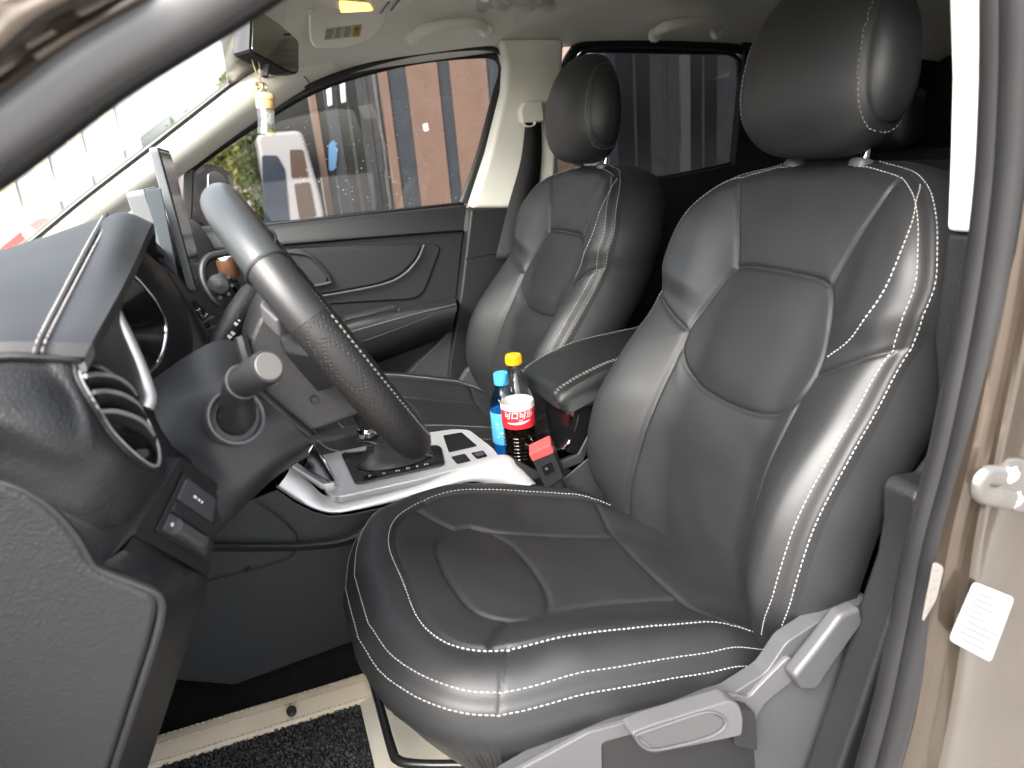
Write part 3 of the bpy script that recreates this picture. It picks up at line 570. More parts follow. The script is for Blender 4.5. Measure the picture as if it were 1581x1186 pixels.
    for sg in (1, -1):
        L = rimline(wt, .012, H, .0125); L = L*[sg, 1]
        P, Q2 = sample_on(s, t, A, Nn, L[:int(len(L)*.93)], 420); stitches('stitching', P, Q2, THREAD, back_o)
        L = np.array(G_)*[sg, 1]
        P, Q2 = sample_on(s, t, A, Nn, L, 140); GST[sg] = stitches('stitching', P, Q2, THREAD, back_o, w=.0007)
        L = rimline(wt, .012, H, .0022)*[sg, 1]
        P, Q2 = sample_on(s, t, A, Nn, L[:int(len(L)*.90)], 420); stitches('stitching', P, Q2, THREAD, back_o)
    # ---- headrest
    hc0 = Bo+T*.722+N*.018; ah = math.radians(10); Th = np.array([math.sin(ah), 0, math.cos(ah)]); Nh = np.array([-math.cos(ah), 0, math.sin(ah)])
    nu, nv = 150, 110; th = np.linspace(-np.pi/2, np.pi/2, nv); ph = np.linspace(-np.pi, np.pi, nu, endpoint=False)
    sp = lambda x, e: np.sign(x)*np.abs(x)**e
    TH, PH = np.meshgrid(th, ph, indexing='ij')
    ex = .62; cth = sp(np.cos(TH), ex); zz = sp(np.sin(TH), .78)
    yy = cth*sp(np.sin(PH), .70); xx = cth*sp(np.cos(PH), .80)      # xx>0 front
    zf = (zz+1)/2
    wid = .148*(1-.20*zf**2.2)*(1-.10*(1-zf)**4); dep = np.where(xx > 0, .052*(1-.06*zf), .060*(1-.62*zf**1.4))
    hy = yy*wid; hx = xx*dep+.010*zf*0; hz = zz*.114
    hx = hx-.010*np.maximum(0, xx)*(1-(hy/.148)**2)*0+.012*np.maximum(0, xx)*(1-(2*zf-1)**2)
    ss = .119-.018*zf**2; ds = np.abs(np.abs(hy)-ss)
    groove = np.exp(-(ds/.0035)**2)*.004+np.exp(-ds/.014)*.004
    sc = 1-groove/.10
    A2 = hc0+hy[..., None]*S+(hz*sc)[..., None]*Th+(hx*sc)[..., None]*Nh
    Nn2 = gridN(np.concatenate([A2, A2[:, :1]], 1))[:, :-1]; cc = A2.mean((0, 1)); Nn2 *= np.sign(np.sum(Nn2*(A2-cc), 2).mean())
    Nn2[:, 0] = Nn2[:, 1]*.5+Nn2[:, -1]*.5
    hf = np.array(gridf(nv, nu, True)); hyc = hy.ravel()[hf].mean(1); ssc = ss.ravel()[hf].mean(1)
    rg = np.where(np.abs(hyc) < ssc, 0, np.where(hyc > 0, 1, 2))
    hd = bpy.data.objects.new('headrest', None)
    me_parent = splitmesh('headrest', A2.reshape(-1, 3), Nn2.reshape(-1, 3), hf, rg, ['headrest'], [LEATHER], root)['headrest']
    splitmesh('headrest', A2.reshape(-1, 3), Nn2.reshape(-1, 3), hf, np.where(rg == 0, -1, rg-1), ['side_gusset', 'side_gusset'], [LEATHER, LEATHER], me_parent)
    bpy.data.objects.remove(hd)
    for sg in (1, -1):
        loop = []; ln = []
        for k in np.linspace(0, 2*np.pi, 220, endpoint=False):
            # the crossing of the shell with the seam plane, found on the grid
            pass
        sel = np.where((hy*sg > 0) & (np.abs(np.abs(hy)-(ss-.0065)) < .0016))
        P = A2[sel]; Nq = Nn2[sel]; ang = np.arctan2((P-cc)@Nh, (P-cc)@Th); o_ = np.argsort(ang)
        P, Nq, ang = P[o_], Nq[o_], ang[o_]
        bins = np.linspace(-np.pi, np.pi, 90); pts, nn = [], []
        for b0, b1 in zip(bins[:-1], bins[1:]):
            q_ = (ang >= b0) & (ang < b1)
            if q_.any(): pts.append(P[q_].mean(0)); nn.append(Nq[q_].mean(0))
        if len(pts) > 10:
            pts, nn = np.array(pts), np.array(nn); pts = np.vstack([pts, pts[:1]]); nn = np.vstack([nn, nn[:1]])
            stitches('stitching', cr(pts, 400), rs(nn, 400), GREYTHREAD, me_parent, w=.0007, L=.005)
    for yy_ in (-.062, .062):
        p = Bo+T*.595-N*.035+S*yy_; tube('headrest_post', [p, p+Th*.06], .0055, CHROME, root, ns=14)
        lathe('post_collar', Bo+T*(H-.012)-N*.030+S*yy_, T, [(.016, 0), (.017, .006), (.015, .011), (.009, .0125)], GREYPL, root, n=24)
    # ---- cushion
    a = math.radians(12.2); Bc = np.array([.548, y0, .785]); T = np.array([-math.cos(a), 0, math.sin(a)]); N = np.array([math.sin(a), 0, math.cos(a)])
    Hc = .515; ts = np.r_[np.linspace(-.05, .40, 150), Hc-(Hc-.40)*np.cos(np.linspace(0, 1, 70)[1:]*np.pi/2)]
    wp = [(-.06, .205), (0, .215), (.05, .232), (.12, .248), (.2, .256), (.28, .262), (.36, .262), (.41, .252), (.45, .228), (.48, .187), (.50, .135), (Hc, .06)]
    wt2 = cr(wp, 400)
    inn = cr([(0, .447), (.09, .446), (.15, .428), (.185, .39), (.198, .34), (.197, .26), (.192, .18), (.188, .10), (.187, .04), (.185, -.04)], 80).tolist()
    ih = [(0, .392), (.06, .388), (.10, .374), (.122, .345), (.125, .318), (.105, .288), (.06, .272), (0, .267)]
    ic = cr(ih[:1]+ih[1:5], 24).tolist()+cr(ih[4:], 24).tolist()[1:]; ins2 = ic+[(-x, y) for x, y in ic[::-1]][1:]
    wing = cr([(.125, .318), (.108, .27), (.098, .2), (.094, .12), (.094, .085)], 24).tolist()
    wing0 = cr([(.122, .345), (.150, .372), (.183, .394)], 12).tolist()
    rear = [(-.19, .077), (0, .088), (.19, .077)]; rear = cr(rear, 30).tolist()
    crs = [(.190, .372), (.232, .395), (.262, .405)]
    # the centre panel runs behind the insert; the wings lie beside it
    seams = [inn, mirror(inn), ins2, rear]+[q for k in (wing, wing0) for q in (k, mirror(k))]
    thin = [crs, mirror(crs)]
    def hc(s, t, d):
        q = np.abs(s)
        b = .032*sstep(q, .10, .215)*sstep(t, -.02, .12)*(1-.75*sstep(t, .30, .44))*(1-.10*sstep(q, .22, .27))
        return b-.010+.012*sstep(t, .0, .3)+.006*np.exp(-((q/.09)**2+((t-.33)/.05)**2)**2)-.016*sstep(t, .42, .53)
    s, t, d, A, out = seat_surface(Bc, S, T, N, ts, wp, hc, seams, 210, .046, (.0038, .0032, .0035, .014), thin, 5)
    Nn = gridN(A); Nn *= np.sign(np.sum(Nn*N, 2).mean()); nr, nc = s.shape; Q = np.stack([s.ravel(), t.ravel()], 1)
    fc = np.array(gridf(nr, nc)); cen = Q[fc].mean(1); q = np.abs(cen[:, 0]); tc = cen[:, 1]
    innp = np.array(inn+[(-x, y) for x, y in inn[::-1]]); inside = inpoly(cen, innp); isin = inpoly(cen, ins2)
    wf_ = np.interp(-tc, [-b[1] for b in wing], [b[0] for b in wing])
    w0_ = np.interp(q, [b[0] for b in wing0], [b[1] for b in wing0])
    wingm = inside & (~isin) & (((tc < .318) & (q > wf_)) | ((tc >= .318) & (q > .118) & (tc < w0_))) & (tc > .08)
    reg = np.where(inside, 1, 0); reg = np.where(inside & (tc > .30), 2, reg); reg = np.where(inside & (tc <= .30), 1, reg)
    reg = np.where(wingm, np.where(cen[:, 0] > 0, 4, 5), reg); reg = np.where(isin, 3, reg); reg = np.where(inside & (tc < np.interp(q, [0, .19], [.088, .077])), 6, reg)
    reg = np.where((~inside) & (q > .19) & (tc < np.interp(q, [.190, .262], [.372, .405])), np.where(cen[:, 0] > 0, 7, 8), reg)
    up = np.array([0, 0, 1.])
    wall, outw = walls(A, .135, -up, [0, .05, .10, .25, .45, .7, .9, 1.0], lambda k: .004*math.sin(math.pi*min(1, k*2.2))-.072*max(0, k-.12)**1.25)
    nrim = wall.shape[1]; n1 = len(ts); base = (len(wall)-1)*nrim; nt_ = nrim-2*n1
    capf = [(base+i, base+i+1, base+nrim-2-i, base+nrim-1-i) for i in range(n1-1)]+[[base+n1-1]+[base+n1+i for i in range(nt_)]+[base+n1+nt_]]
    cu = mk('cushion', wall.reshape(-1, 3), gridf(len(wall), nrim)+capf, LEATHER, root, angle=50)
    splitmesh('cushion', A.reshape(-1, 3), Nn.reshape(-1, 3), fc, reg, ['front_border', 'centre_panel', 'front_panel', 'thigh_insert', 'wing_panel', 'wing_panel', 'rear_roll', 'side_bolster', 'side_bolster'],
              [LEATHER, LEATHER2, LEATHER2, LEATHER2, LEATHER, LEATHER, LEATHER, LEATHER, LEATHER], cu)
    L = np.array([(x+.0065, y+.004) for x, y in inn[:-8]]); full = np.vstack([L[::-1], (L*[-1, 1])[1:]])
    P, Q2 = sample_on(s, t, A, Nn, full, 500); stitches('stitching', P, Q2, THREAD, cu, w=.0008)
    L = rimline(wt2, .0, Hc, .0125); full = np.vstack([L, (L*[-1, 1])[::-1]]); P, Q2 = sample_on(s, t, A, Nn, full, 700); stitches('stitching', P, Q2, THREAD, cu)
    L = rimline(wt2, .0, Hc, .0022); full = np.vstack([L, (L*[-1, 1])[::-1]]); P, Q2 = sample_on(s, t, A, Nn, full, 700); stitches('stitching', P, Q2, THREAD, cu)
    return root
seat = make_seat(-.37)
def copy_tree(o, parent=None, skip=()):
    c = o.copy(); COL.objects.link(c); c.parent = parent
    for ch in list(o.children):
        if ch.name not in skip: copy_tree(ch, c, skip)
    return c
# ------------------------------------------------------------------ dashboard
dash = thing('dashboard', 'dark grey dashboard with stitched hood and round air vent, beside the open door', 'dashboard', (-.25, -.2, .75))
cols_ = [[(-90, 562), (0, 547), (57, 547), (100, 550), (130, 552)], [(-90, 532), (0, 519), (68, 519), (112, 516), (148, 517)], [(-90, 462), (0, 450), (105, 445), (150, 442), (186, 449)], [(-90, 418), (0, 410), (140, 381), (176, 374), (213, 394)], [(-90, 402), (0, 386), (163, 334), (195, 328), (236, 345)]]
ysd = [-.658, -.646, -.55, -.45, -.37]
def lead(c, k=2.6): return [np.array(c[0])+(np.array(c[0])-np.array(c[1]))*k]+list(c)      # carry a moulding on towards the windscreen
pc = [lead(YS(c, y)) for c, y in zip(cols_, ysd)]
mir = lambda P: [np.array((p[0], -.74-p[1], p[2])) for p in P]
allc = pc+[mir(pc[3]), mir(pc[2]), mir(pc[1]), mir(pc[0])]
loft('hood_pad', allc, DASHSOFT, dash, nu=60, nv=60)
hood = dash.children[-1]
edge = cr([c[-1] for c in allc], 50)
loft('hood_lip', [edge, edge+[.002, 0, -.006], edge+[-.006, 0, -.011], edge+[-.06, 0, -.018], edge+[-.16, 0, -.04]], BLACKP, dash, nu=50, nv=16)
for dx in (-6, 7):
    L = cr(Q((57+dx, 545, -.6590), (68+dx, 517, -.6475), (106+dx, 443, -.551), (140+dx, 378, -.4505), (166+dx, 331.5, -.37)), 260)
    tw = (O-L); tw /= np.linalg.norm(tw, axis=1)[:, None]
    stitches('stitching', L+tw*.0012, np.tile([.15, -.35, .92], (260, 1)), THREAD, hood, L=.0050, gap=.0020, w=.0007)
L = cr(Q((57, 545, -.6590), (68, 517, -.6475), (106, 443, -.551), (140, 378, -.4505), (166, 331.5, -.37)), 60); tube('seam', L+[0, -.0005, .0002], .0016, PIPING, hood, ns=8)
tube('pad_joint', Q((-90, 566, -.658), (0, 551, -.658), (57, 551, -.658), (130, 556, -.652), (152, 560, -.63)), .0028, PIPING, dash, n=30, ns=8)
# instrument cluster under the hood
GF = mat('gauge_face', (.006, .006, .007), .25)
loft('cluster_wall', [Q((130, 553, -.655), (150, 515, -.63), (186, 449, -.53), (206, 405, -.46)), Q((150, 600, -.60), (165, 560, -.585), (180, 500, -.52), (200, 430, -.46)), Q((226, 632, -.525), (214, 570, -.515), (190, 508, -.50), (172, 470, -.48))], BLACKP, dash, nu=24, nv=14)
tube('cluster_bezel', Q((164, 462, -.49), (178, 486, -.50), (197, 524, -.505), (214, 562, -.51), (227, 597, -.515), (231, 615, -.52), (226, 630, -.525)), .0062, SILVER, dash, n=40, ns=12, flat=.7)
gf = Q((199, 418, -.40), (220, 440, -.39), (240, 468, -.38), (254, 502, -.37), (252, 535, -.38), (243, 558, -.40), (229, 578, -.43), (222, 560, -.45), (205, 520, -.47), (185, 470, -.47))
loft('gauge_face', [gf, [g*.4+np.mean(gf, 0)*.6+np.array([-.035, 0, 0]) for g in gf], [g*.05+np.mean(gf, 0)*.95+np.array([-.04, 0, 0]) for g in gf]], GF, dash, nu=40, nv=12, cyc=True)
ca = Q((196, 415, -.40), (220, 440, -.388), (241, 468, -.378), (255, 502, -.37), (253, 535, -.38), (243, 560, -.40), (227, 577, -.43)); tube('gauge_ring', ca, .0022, CHROME, dash, n=40, ns=10)
loft('cluster_surround', [ca, Q((212, 398, -.38), (243, 430, -.36), (268, 468, -.33), (284, 508, -.32), (284, 540, -.34), (264, 566, -.38), (234, 590, -.43)), Q((220, 385, -.36), (252, 415, -.30), (280, 458, -.27), (297, 515, -.26), (294, 552, -.29), (270, 580, -.36), (236, 605, -.45))], DASH, dash, nu=36, nv=14)
# rolled end with the air vent
R_ = [Q((-90, 568, -.655), (0, 554, -.655), (60, 554, -.655), (112, 557, -.652), (152, 563, -.62), (205, 590, -.5)),
      Q((-90, 612, -.684), (0, 603, -.684), (62, 610, -.682), (110, 622, -.674), (146, 640, -.668), (192, 645, -.60), (240, 645, -.5)),
      Q((-90, 655, -.697), (0, 655, -.697), (75, 685, -.694), (140, 705, -.682), (196, 716, -.664), (236, 728, -.62), (266, 690, -.52)),
      Q((-90, 692, -.680), (0, 700, -.680), (85, 742, -.680), (140, 790, -.670), (198, 800, -.635), (272, 712, -.56)),
      Q((-90, 722, -.674), (0, 742, -.671), (85, 790, -.671), (118, 828, -.671), (152, 872, -.664), (205, 826, -.634))]
A = np.stack([cr(lead(c), 130) for c in R_]); A = np.stack([cr(A[:, j], 100) for j in range(130)], 1); V = A.reshape(-1, 3); fc = np.array(gridf(100, 130))
def pix(P): c = (np.asarray(P)-O) @ M; return np.stack([CX+c[:, 0]*F/c[:, 2], CY-c[:, 1]*F/c[:, 2]], 1)
PV = pix(V)
def on_panel(p, out=0.0):                                    # a photo pixel carried onto the moulded end of the dashboard
    d = np.linalg.norm(PV-np.array(p), axis=1); i = np.argsort(d)[:5]; w_ = 1/(d[i]+.5); return Y(p, float((V[i, 1]*w_).sum()/w_.sum())-out)
rimpx = cr([(124, 562), (119, 572), (122, 590), (134, 612), (149, 637), (167, 666), (189, 690), (211, 709), (230, 721), (241, 720), (243, 702), (236, 676), (222, 646), (204, 615), (182, 590), (160, 575), (141, 565)], 72, True)
big = rimpx.mean(0)+(rimpx-rimpx.mean(0))*[1.07, 1.075]
fc = fc[~inpoly(PV[fc].mean(1), rimpx)]
mk('end_panel', V, fc.tolist(), DASH, dash, angle=None)
rim3 = np.array([on_panel(p) for p in rimpx]); big3 = np.array([on_panel(p, .001) for p in big]); vcen = rim3.mean(0)
vd_ = M @ np.array([.79, .61, 0]); vray = W((180, 640)); vd_ -= vray*(vd_@vray); vd_ /= np.linalg.norm(vd_); vax = .93*vd_-.36*vray
sh3 = lambda k, d_: [vcen+(p-vcen)*k+vax*d_ for p in rim3]
vent = loft('air_vent', [big3, (big3+rim3)/2+vax*.003, rim3+vax*.0015, sh3(.97, -.004), sh3(.90, -.02), sh3(.6, -.045), sh3(.05, -.05)], PIPING, dash, nu=72, nv=26, cyc=True)
tube('vent_ring', np.vstack([rim3, rim3[:2]])+vax*.002, .0014, SILVER, vent, ns=8)
tube('vent_lip', np.vstack([big3, big3[:2]])+vax*.001, .0016, DASH, vent, ns=8)
RIB = mat('ribbed_black', (.006, .006, .0065), .5); _nt = RIB.node_tree; _w = _nt.nodes.new('ShaderNodeTexWave'); _w.inputs['Scale'].default_value = 160; _w.bands_direction = 'Y'; _tc = _nt.nodes.new('ShaderNodeTexCoord'); _bp = _nt.nodes.new('ShaderNodeBump'); _bp.inputs['Distance'].default_value = .001
_nt.links.new(_tc.outputs['Object'], _w.inputs['Vector']); _nt.links.new(_w.outputs['Fac'], _bp.inputs['Height']); _nt.links.new(_bp.outputs[0], _nt.nodes['Principled BSDF'].inputs['Normal'])
for pts, dr in (([(131, 581), (151, 578), (177, 581), (197, 593), (210, 610)], 24), ([(144, 606), (165, 604), (191, 610), (212, 623), (223, 641)], 27), ([(154, 636), (177, 635), (201, 641), (222, 652), (236, 670), (235, 687)], 27), ([(167, 656), (189, 661), (205, 674), (212, 695)], 18)):
    n_ = len(pts); yy = [-.660+.072*(i/(n_-1)) for i in range(n_)]; dp_ = .010 if dr == 18 else 0
    e = cr([Y(p, y+dp_) for p, y in zip(pts, yy)], 24); lo = cr([Y((p[0]+2, p[1]+dr), y+.012+dp_) for p, y in zip(pts, yy)], 24); bk_ = [p-vax*.03 for p in e]
    loft('slat', [bk_, list(e), list((e+lo)/2+vax*.001), list(lo)], RIB, vent, nu=24, nv=9, solid=.0015, soff=0)
    tube('slat_edge', e, .0017, mat('slat_grey', (.20, .20, .205), .4) if dr != 18 else BLACKP, vent, ns=8)
tube('vent_wheel', [Y((214, 702), -.625), Y((222, 700), -.615)], .004, GREYPL, vent, n=6, ns=12)
# switch face, lower end, fuse cover
sq = [Y((280, 704), -.56), Y((341, 750), -.50), Y((323, 890), -.50), Y((205, 826), -.634)]
def bil(u, v): return (sq[0]*(1-u)+sq[1]*u)*(1-v)+(sq[3]*(1-u)+sq[2]*u)*v
nsq = np.cross(sq[1]-sq[0], sq[3]-sq[0]); nsq /= np.linalg.norm(nsq); nsq *= np.sign(nsq@(O-sq[0]))
prism('switch_panel', rpoly([bil(u, v) for u, v in ((0, 0), (1, 0), (1, 1), (0, 1))], .006), -nsq*.04, DASH, dash, bev=.004, seg=3)
swp = dash.children[-1]
def plate(name, u0, u1, v0, v1, h, m, parent, bev=.0012, rd=.003): return prism(name, [p+nsq*.0005 for p in rpoly([bil(u, v) for u, v in ((u0, v0), (u1, v0), (u1, v1), (u0, v1))], rd)], nsq*h, m, parent, bev=bev)
SWM = mat('switch_plastic', (.05, .052, .058), .35, var=.05)
plate('bezel', .16, .93, .14, .86, .0012, BLACKP, swp)
plate('button', .22, .86, .19, .45, .0030, SWM, swp); plate('button', .22, .86, .47, .60, .0026, BLACKP, swp)
plate('dial_panel', .22, .86, .62, .82, .0022, SWM, swp)
tube('dial', [bil(.32, .72)+nsq*.002, bil(.70, .72)+nsq*.002], .0075, GREYPL, swp, ns=20)
for u, v, w_ in ((.45, .32, .05), (.53, .32, .025), (.59, .32, .02)): plate('print_mark', u-w_/2, u+w_/2, v-.014, v+.014, .0033, WHITE, swp, bev=0, rd=.001)
for k in range(4): plate('print_mark', .68, .80, .255+k*.035, .27+k*.035, .0032, GREYPL, swp, bev=0, rd=.0005)
plate('print_mark', .27, .30, .70, .74, .0026, WHITE, swp, bev=0, rd=.001)
le = [(152, 874), (235, 910), (248, 922), (251, 940), (238, 1000), (178, 1186), (150, 1280)]
re = [(205, 828), (290, 876), (323, 892), (322, 900), (305, 950), (228, 1186), (196, 1280)]
yl = [-.664]*7; yr = [-.634, -.53, -.50, -.50, -.50, -.50, -.50]
lc = [Y(p, y) for p, y in zip(le, yl)]; rc = [Y(p, y) for p, y in zip(re, yr)]
mc = [a*.5+b*.5+np.array([.006, -.006, .002]) for a, b in zip(lc, rc)]
bk = [p+np.array([-.16, .02, 0]) for p in rc]
loft('lower_panel', [lc, mc, rc, bk], DASH, dash, nu=60, curve=False)
fz = [(-260, 680), (0, 746), (42, 762), (84, 794), (114, 829), (134, 864), (150, 883), (228, 914), (242, 926), (244, 944), (230, 1000), (170, 1186), (140, 1290), (-260, 1290)]
prism('fuse_cover', YS(fz, -.674), (0, .03, 0), DASH, dash, bev=.006, seg=4)
tube('cover_gap', YS([(-100, 724), (0, 745), (42, 760), (85, 791), (117, 828), (137, 862), (153, 880), (232, 911), (247, 923), (250, 944), (236, 1001), (176, 1186), (150, 1280)], -.669), .0035, PIPING, dash, n=80, ns=8)
# knee bolster / lower column cover
K = [Q((228, 592, -.50), (285, 552, -.46), (340, 525, -.44), (388, 535, -.43)), Q((242, 648, -.51), (308, 603, -.485), (358, 590, -.475), (402, 606, -.462)), Q((268, 690, -.52), (322, 668, -.495), (392, 650, -.485), (440, 645, -.472)),
     Q((298, 716, -.52), (350, 724, -.495), (420, 692, -.48), (474, 674, -.46)), Q((330, 790, -.50), (352, 790, -.49), (420, 728, -.47), (478, 690, -.45)), Q((320, 840, -.44), (348, 812, -.42), (420, 742, -.40), (476, 704, -.38))]
loft('knee_bolster', K, mat('satin_plastic', (.022, .023, .025), .38, bump=.12, bscale=700), dash, nu=40, nv=50)
# the centre and passenger side of the dashboard
prof = [Y(p, -.22) for p in [(228, 400), (262, 425), (292, 470), (318, 520), (352, 580)]]+[np.array((-.10, -.22, .98)), np.array((-.30, -.22, .80)), np.array((-.62, -.22, .85)), np.array((-.70, -.22, 1.16)), np.array((-.40, -.22, 1.235))]
prism('dash_body', prof, (0, .90, .0), DASH, dash, bev=.012, seg=3)
prism('dash_core', [np.array(p) for p in ((-.22, -.62, 1.20), (-.22, -.62, 1.05), (-.40, -.62, .98), (-.66, -.62, .95), (-.70, -.62, 1.14), (-.40, -.62, 1.20))], (0, .44, 0), BLACKP, dash, bev=.01)
prism('centre_vent_frame', rpoly(Q((300, 462, -.19), (316, 478, -.17), (330, 520, -.14), (318, 508, -.18)), .004), (-.02, .01, 0), BLACKP, dash, bev=.002)
tube('vent_blade', Q((306, 478, -.19), (312, 490, -.18), (318, 486, -.16)), .0025, CHROME, dash, n=10, ns=8)
for k in range(3): tube('vent_blade', Q((312+k*6, 498+k*13, -.185), (330+k*6, 490+k*13, -.14)), .002, GREYPL, dash, ns=6)
tube('panel_joint', Q((274, 478, -.235), (286, 470, -.20), (300, 462, -.17)), .0015, PIPING, dash, ns=6)
# ------------------------------------------------------------------ screens standing on the dash
SCRG = mat('screen_grey', (.11, .116, .122), .5, var=.04); SCRD = mat('screen_frame', (.04, .048, .056), .45); SCRF = mat('dark_screen', (.012, .014, .016), .12, coat=.3)
s1 = thing('tablet_screen', 'tall thin grey tablet screen standing upright on the dash centre', 'screen', Y((290, 445), -.05))
def slab(parent, tl, bl, y0, wy, th, mats, name):
    a, b = Y(tl, y0), Y(bl, y0); dv = (b-a); u = dv/np.linalg.norm(dv); nx = np.cross([0, 1., 0], u); nx /= np.linalg.norm(nx); nx *= np.sign(nx[0])
    wv = np.array([0, wy, 0])
    o = prism(name, rpoly([a, b, b+wv, a+wv], .008), -nx*th, mats[0], parent, bev=.0018)
    prism('screen_glass', rpoly([a*.97+b*.03+wv*.03, a*.05+b*.95+wv*.03, a*.05+b*.95+wv*.97, a*.97+b*.03+wv*.97], .006), nx*.0012, mats[1], parent, bev=.0004); return nx
slab(s1, (243, 226), (304, 452), -.14, .18, .011, (SCRG, SCRF), 'housing')
s2 = thing('factory_screen', 'bluish grey display housing standing in front of the tablet', 'screen', Y((262, 445), -.12))
slab(s2, (222, 292), (272, 444), -.17, .16, .022, (SCRG, SCRD), 'housing')
prism('side_face', YS([(223, 294), (248, 290), (277, 436), (264, 444)], -.172), (0, .004, 0), SCRD, s2, bev=.001)
# ------------------------------------------------------------------ steering column and stalks
colm = thing('steering_column', 'black steering column cover with stalks behind the wheel', 'steering column', Y((400, 640), -.4))
SHR = mat('shroud_plastic', (.020, .020, .021), .48, bump=.35, bscale=600, var=.08)
sh = [(372, 572), (382, 532), (402, 486), (428, 466), (476, 480), (528, 572), (584, 622), (560, 640), (497, 664), (478, 668), (396, 602)]
prism('shroud', rpoly(YS(sh, -.452), .012, 4), (0, .165, 0), SHR, colm, bev=.016, seg=4)
shr = colm.children[-1]
prism('cap_plate', rpoly(Q((398, 467, -.485), (436, 446, -.45), (470, 470, -.455), (466, 486, -.49), (427, 495, -.512)), .006), (0, .012, -.02), LTGREY, colm, bev=.004, seg=3)
for p, r in (((465, 555), .0085), ((485, 617), .0045)):
    lathe('screw_hole', Y(p, -.4535), (0, -1, 0), [(r*1.05, -.004), (r, .0006), (r*.85, .0004), (r*.7, -.012), (0, -.013)], GREYPL if r > .006 else PIPING, shr, n=20)
tube('joint', Q((384, 585, -.468), (400, 604, -.466), (440, 640, -.468), (478, 672, -.462)), .0035, PIPING, colm, n=20, ns=8)
tube('joint', Q((372, 520, -.452), (380, 550, -.458), (392, 588, -.463)), .007, PIPING, colm, n=20, ns=8)
jc = Y((364, 644), -.498); ja = -W((364, 644))+np.array([.35, 0, .15]); ja /= np.linalg.norm(ja)
lathe('stalk_bezel', jc, ja, [(.0275, -.01), (.0275, .003), (.0255, .0045), (.0235, .003), (.0225, -.002), (.0175, -.003), (.0165, -.006), (.012, -.008), (0, -.008)], GREYPL, colm, n=44)
ring('stalk_bezel_rim', jc+ja*.0035, ja, .0258, .0014, LTGREY, colm, n=48, ns=8)
tube('stalk', [jc-ja*.006, jc+ja*.012, Y((366, 612), -.525), Y((372, 590), -.54)], [.0165, .0150, .0145, .0150], BLACKP, colm, n=24, ns=18)
ka, kb = Y((378, 588), -.548), Y((414, 566), -.585)
kd = (kb-ka)/np.linalg.norm(kb-ka)
lathe('stalk_knob', ka-kd*.012, kd, [(.0138, 0), (.0147, .002), (.0149, .03), (.0147, np.linalg.norm(kb-ka)+.010), (.0137, np.linalg.norm(kb-ka)+.0125), (0, np.linalg.norm(kb-ka)+.0125)], BLACKP, colm, n=36)
kn = colm.children[-1]; lathe('end_cap', kb+kd*.0006, kd, [(.0122, 0), (.0122, .0008), (.0114, .0016), (0, .0018)], mat('cap_grey', (.10, .095, .09), .5), kn, n=32)
ring('knob_ring', ka-kd*.004, kd, .0145, .0016, GREYPL, kn, n=32, ns=8)
# wiper stalk on the far side with its white icons
wa, wb = Y((345, 522), -.27), Y((378, 474), -.24); wd = (wb-wa)/np.linalg.norm(wb-wa)
lathe('wiper_stalk', wa-wd*.02, wd, [(.012, 0), (.0155, .01), (.0165, .045), (.0175, .05), (.0175, .09), (.014, .10), (0, .102)], DASH, colm, n=30)
wk = colm.children[-1]; random.seed(5)
side = np.cross(wd, W((360, 500))); side /= np.linalg.norm(side); tow = -W((360, 500)); tow -= wd*(tow@wd); tow /= np.linalg.norm(tow)
for k in range(13):
    u = .012+.074*k/12; an = random.uniform(-1.1, -.1); rad = np.interp(u, [0, .045, .05, .1], [.0152, .0168, .0178, .0176])
    c = wa-wd*.02+wd*u+(tow*math.cos(an)+side*math.sin(an))*rad; n_ = tow*math.cos(an)+side*math.sin(an); s_ = np.cross(n_, wd); L = random.uniform(.0016, .0032)
    mk('icon', [c+n_*.0006+a*wd*L*.8+b*s_*L for a, b in ((-1, -.6), (1, -1), (.8, .9), (-.6, 1))], [(0, 1, 2, 3)], WHITE, wk, smooth=False)
# ------------------------------------------------------------------ steering wheel
C0 = np.array([.060, -.37, 1.224]); ev = np.array([.484, 0, -.876]); ev /= np.linalg.norm(ev); ey = np.array([0, 1., 0]); nw = np.cross(ey, ev); nw *= np.sign(nw[0])
wheel = thing('steering_wheel', 'black leather steering wheel with perforated grip, seen edge on', 'steering wheel', C0)
RW, rw_ = .165, .0200
GLEA = mat('wheel_leather', (.030, .033, .035), .36, bump=.06, bscale=900, var=.05)
def perf(name, col, rough):
    m = mat(name, col, rough, bump=.1, bscale=900); nt = m.node_tree; b = nt.nodes['Principled BSDF']; tc = nt.nodes.new('ShaderNodeTexCoord')
    v = nt.nodes.new('ShaderNodeTexVoronoi'); v.inputs['Scale'].default_value = 260; v.inputs['Randomness'].default_value = .05; nt.links.new(tc.outputs['Object'], v.inputs['Vector'])
    r = nt.nodes.new('ShaderNodeMapRange'); r.inputs[1].default_value = .22; r.inputs[2].default_value = .34; nt.links.new(v.outputs['Distance'], r.inputs[0])
    bp = nt.nodes.new('ShaderNodeBump'); bp.inputs['Strength'].default_value = .6; bp.inputs['Distance'].default_value = .0012; nt.links.new(r.outputs[0], bp.inputs['Height']); nt.links.new(bp.outputs[0], b.inputs['Normal']); return m
RIML = mat('rim_leather', (.020, .020, .021), .40, bump=.1, bscale=900, var=.08)
PERF = perf('perforated_leather', (.0125, .012, .012), .48)
def rimP(t, ph, r=rw_): d = ey*-math.cos(t)+ev*-math.sin(t); return C0+d*RW+(d*math.cos(ph)+nw*math.sin(ph))*r   # t=pi/2: top, t=0: door side, t=-pi/2: bottom
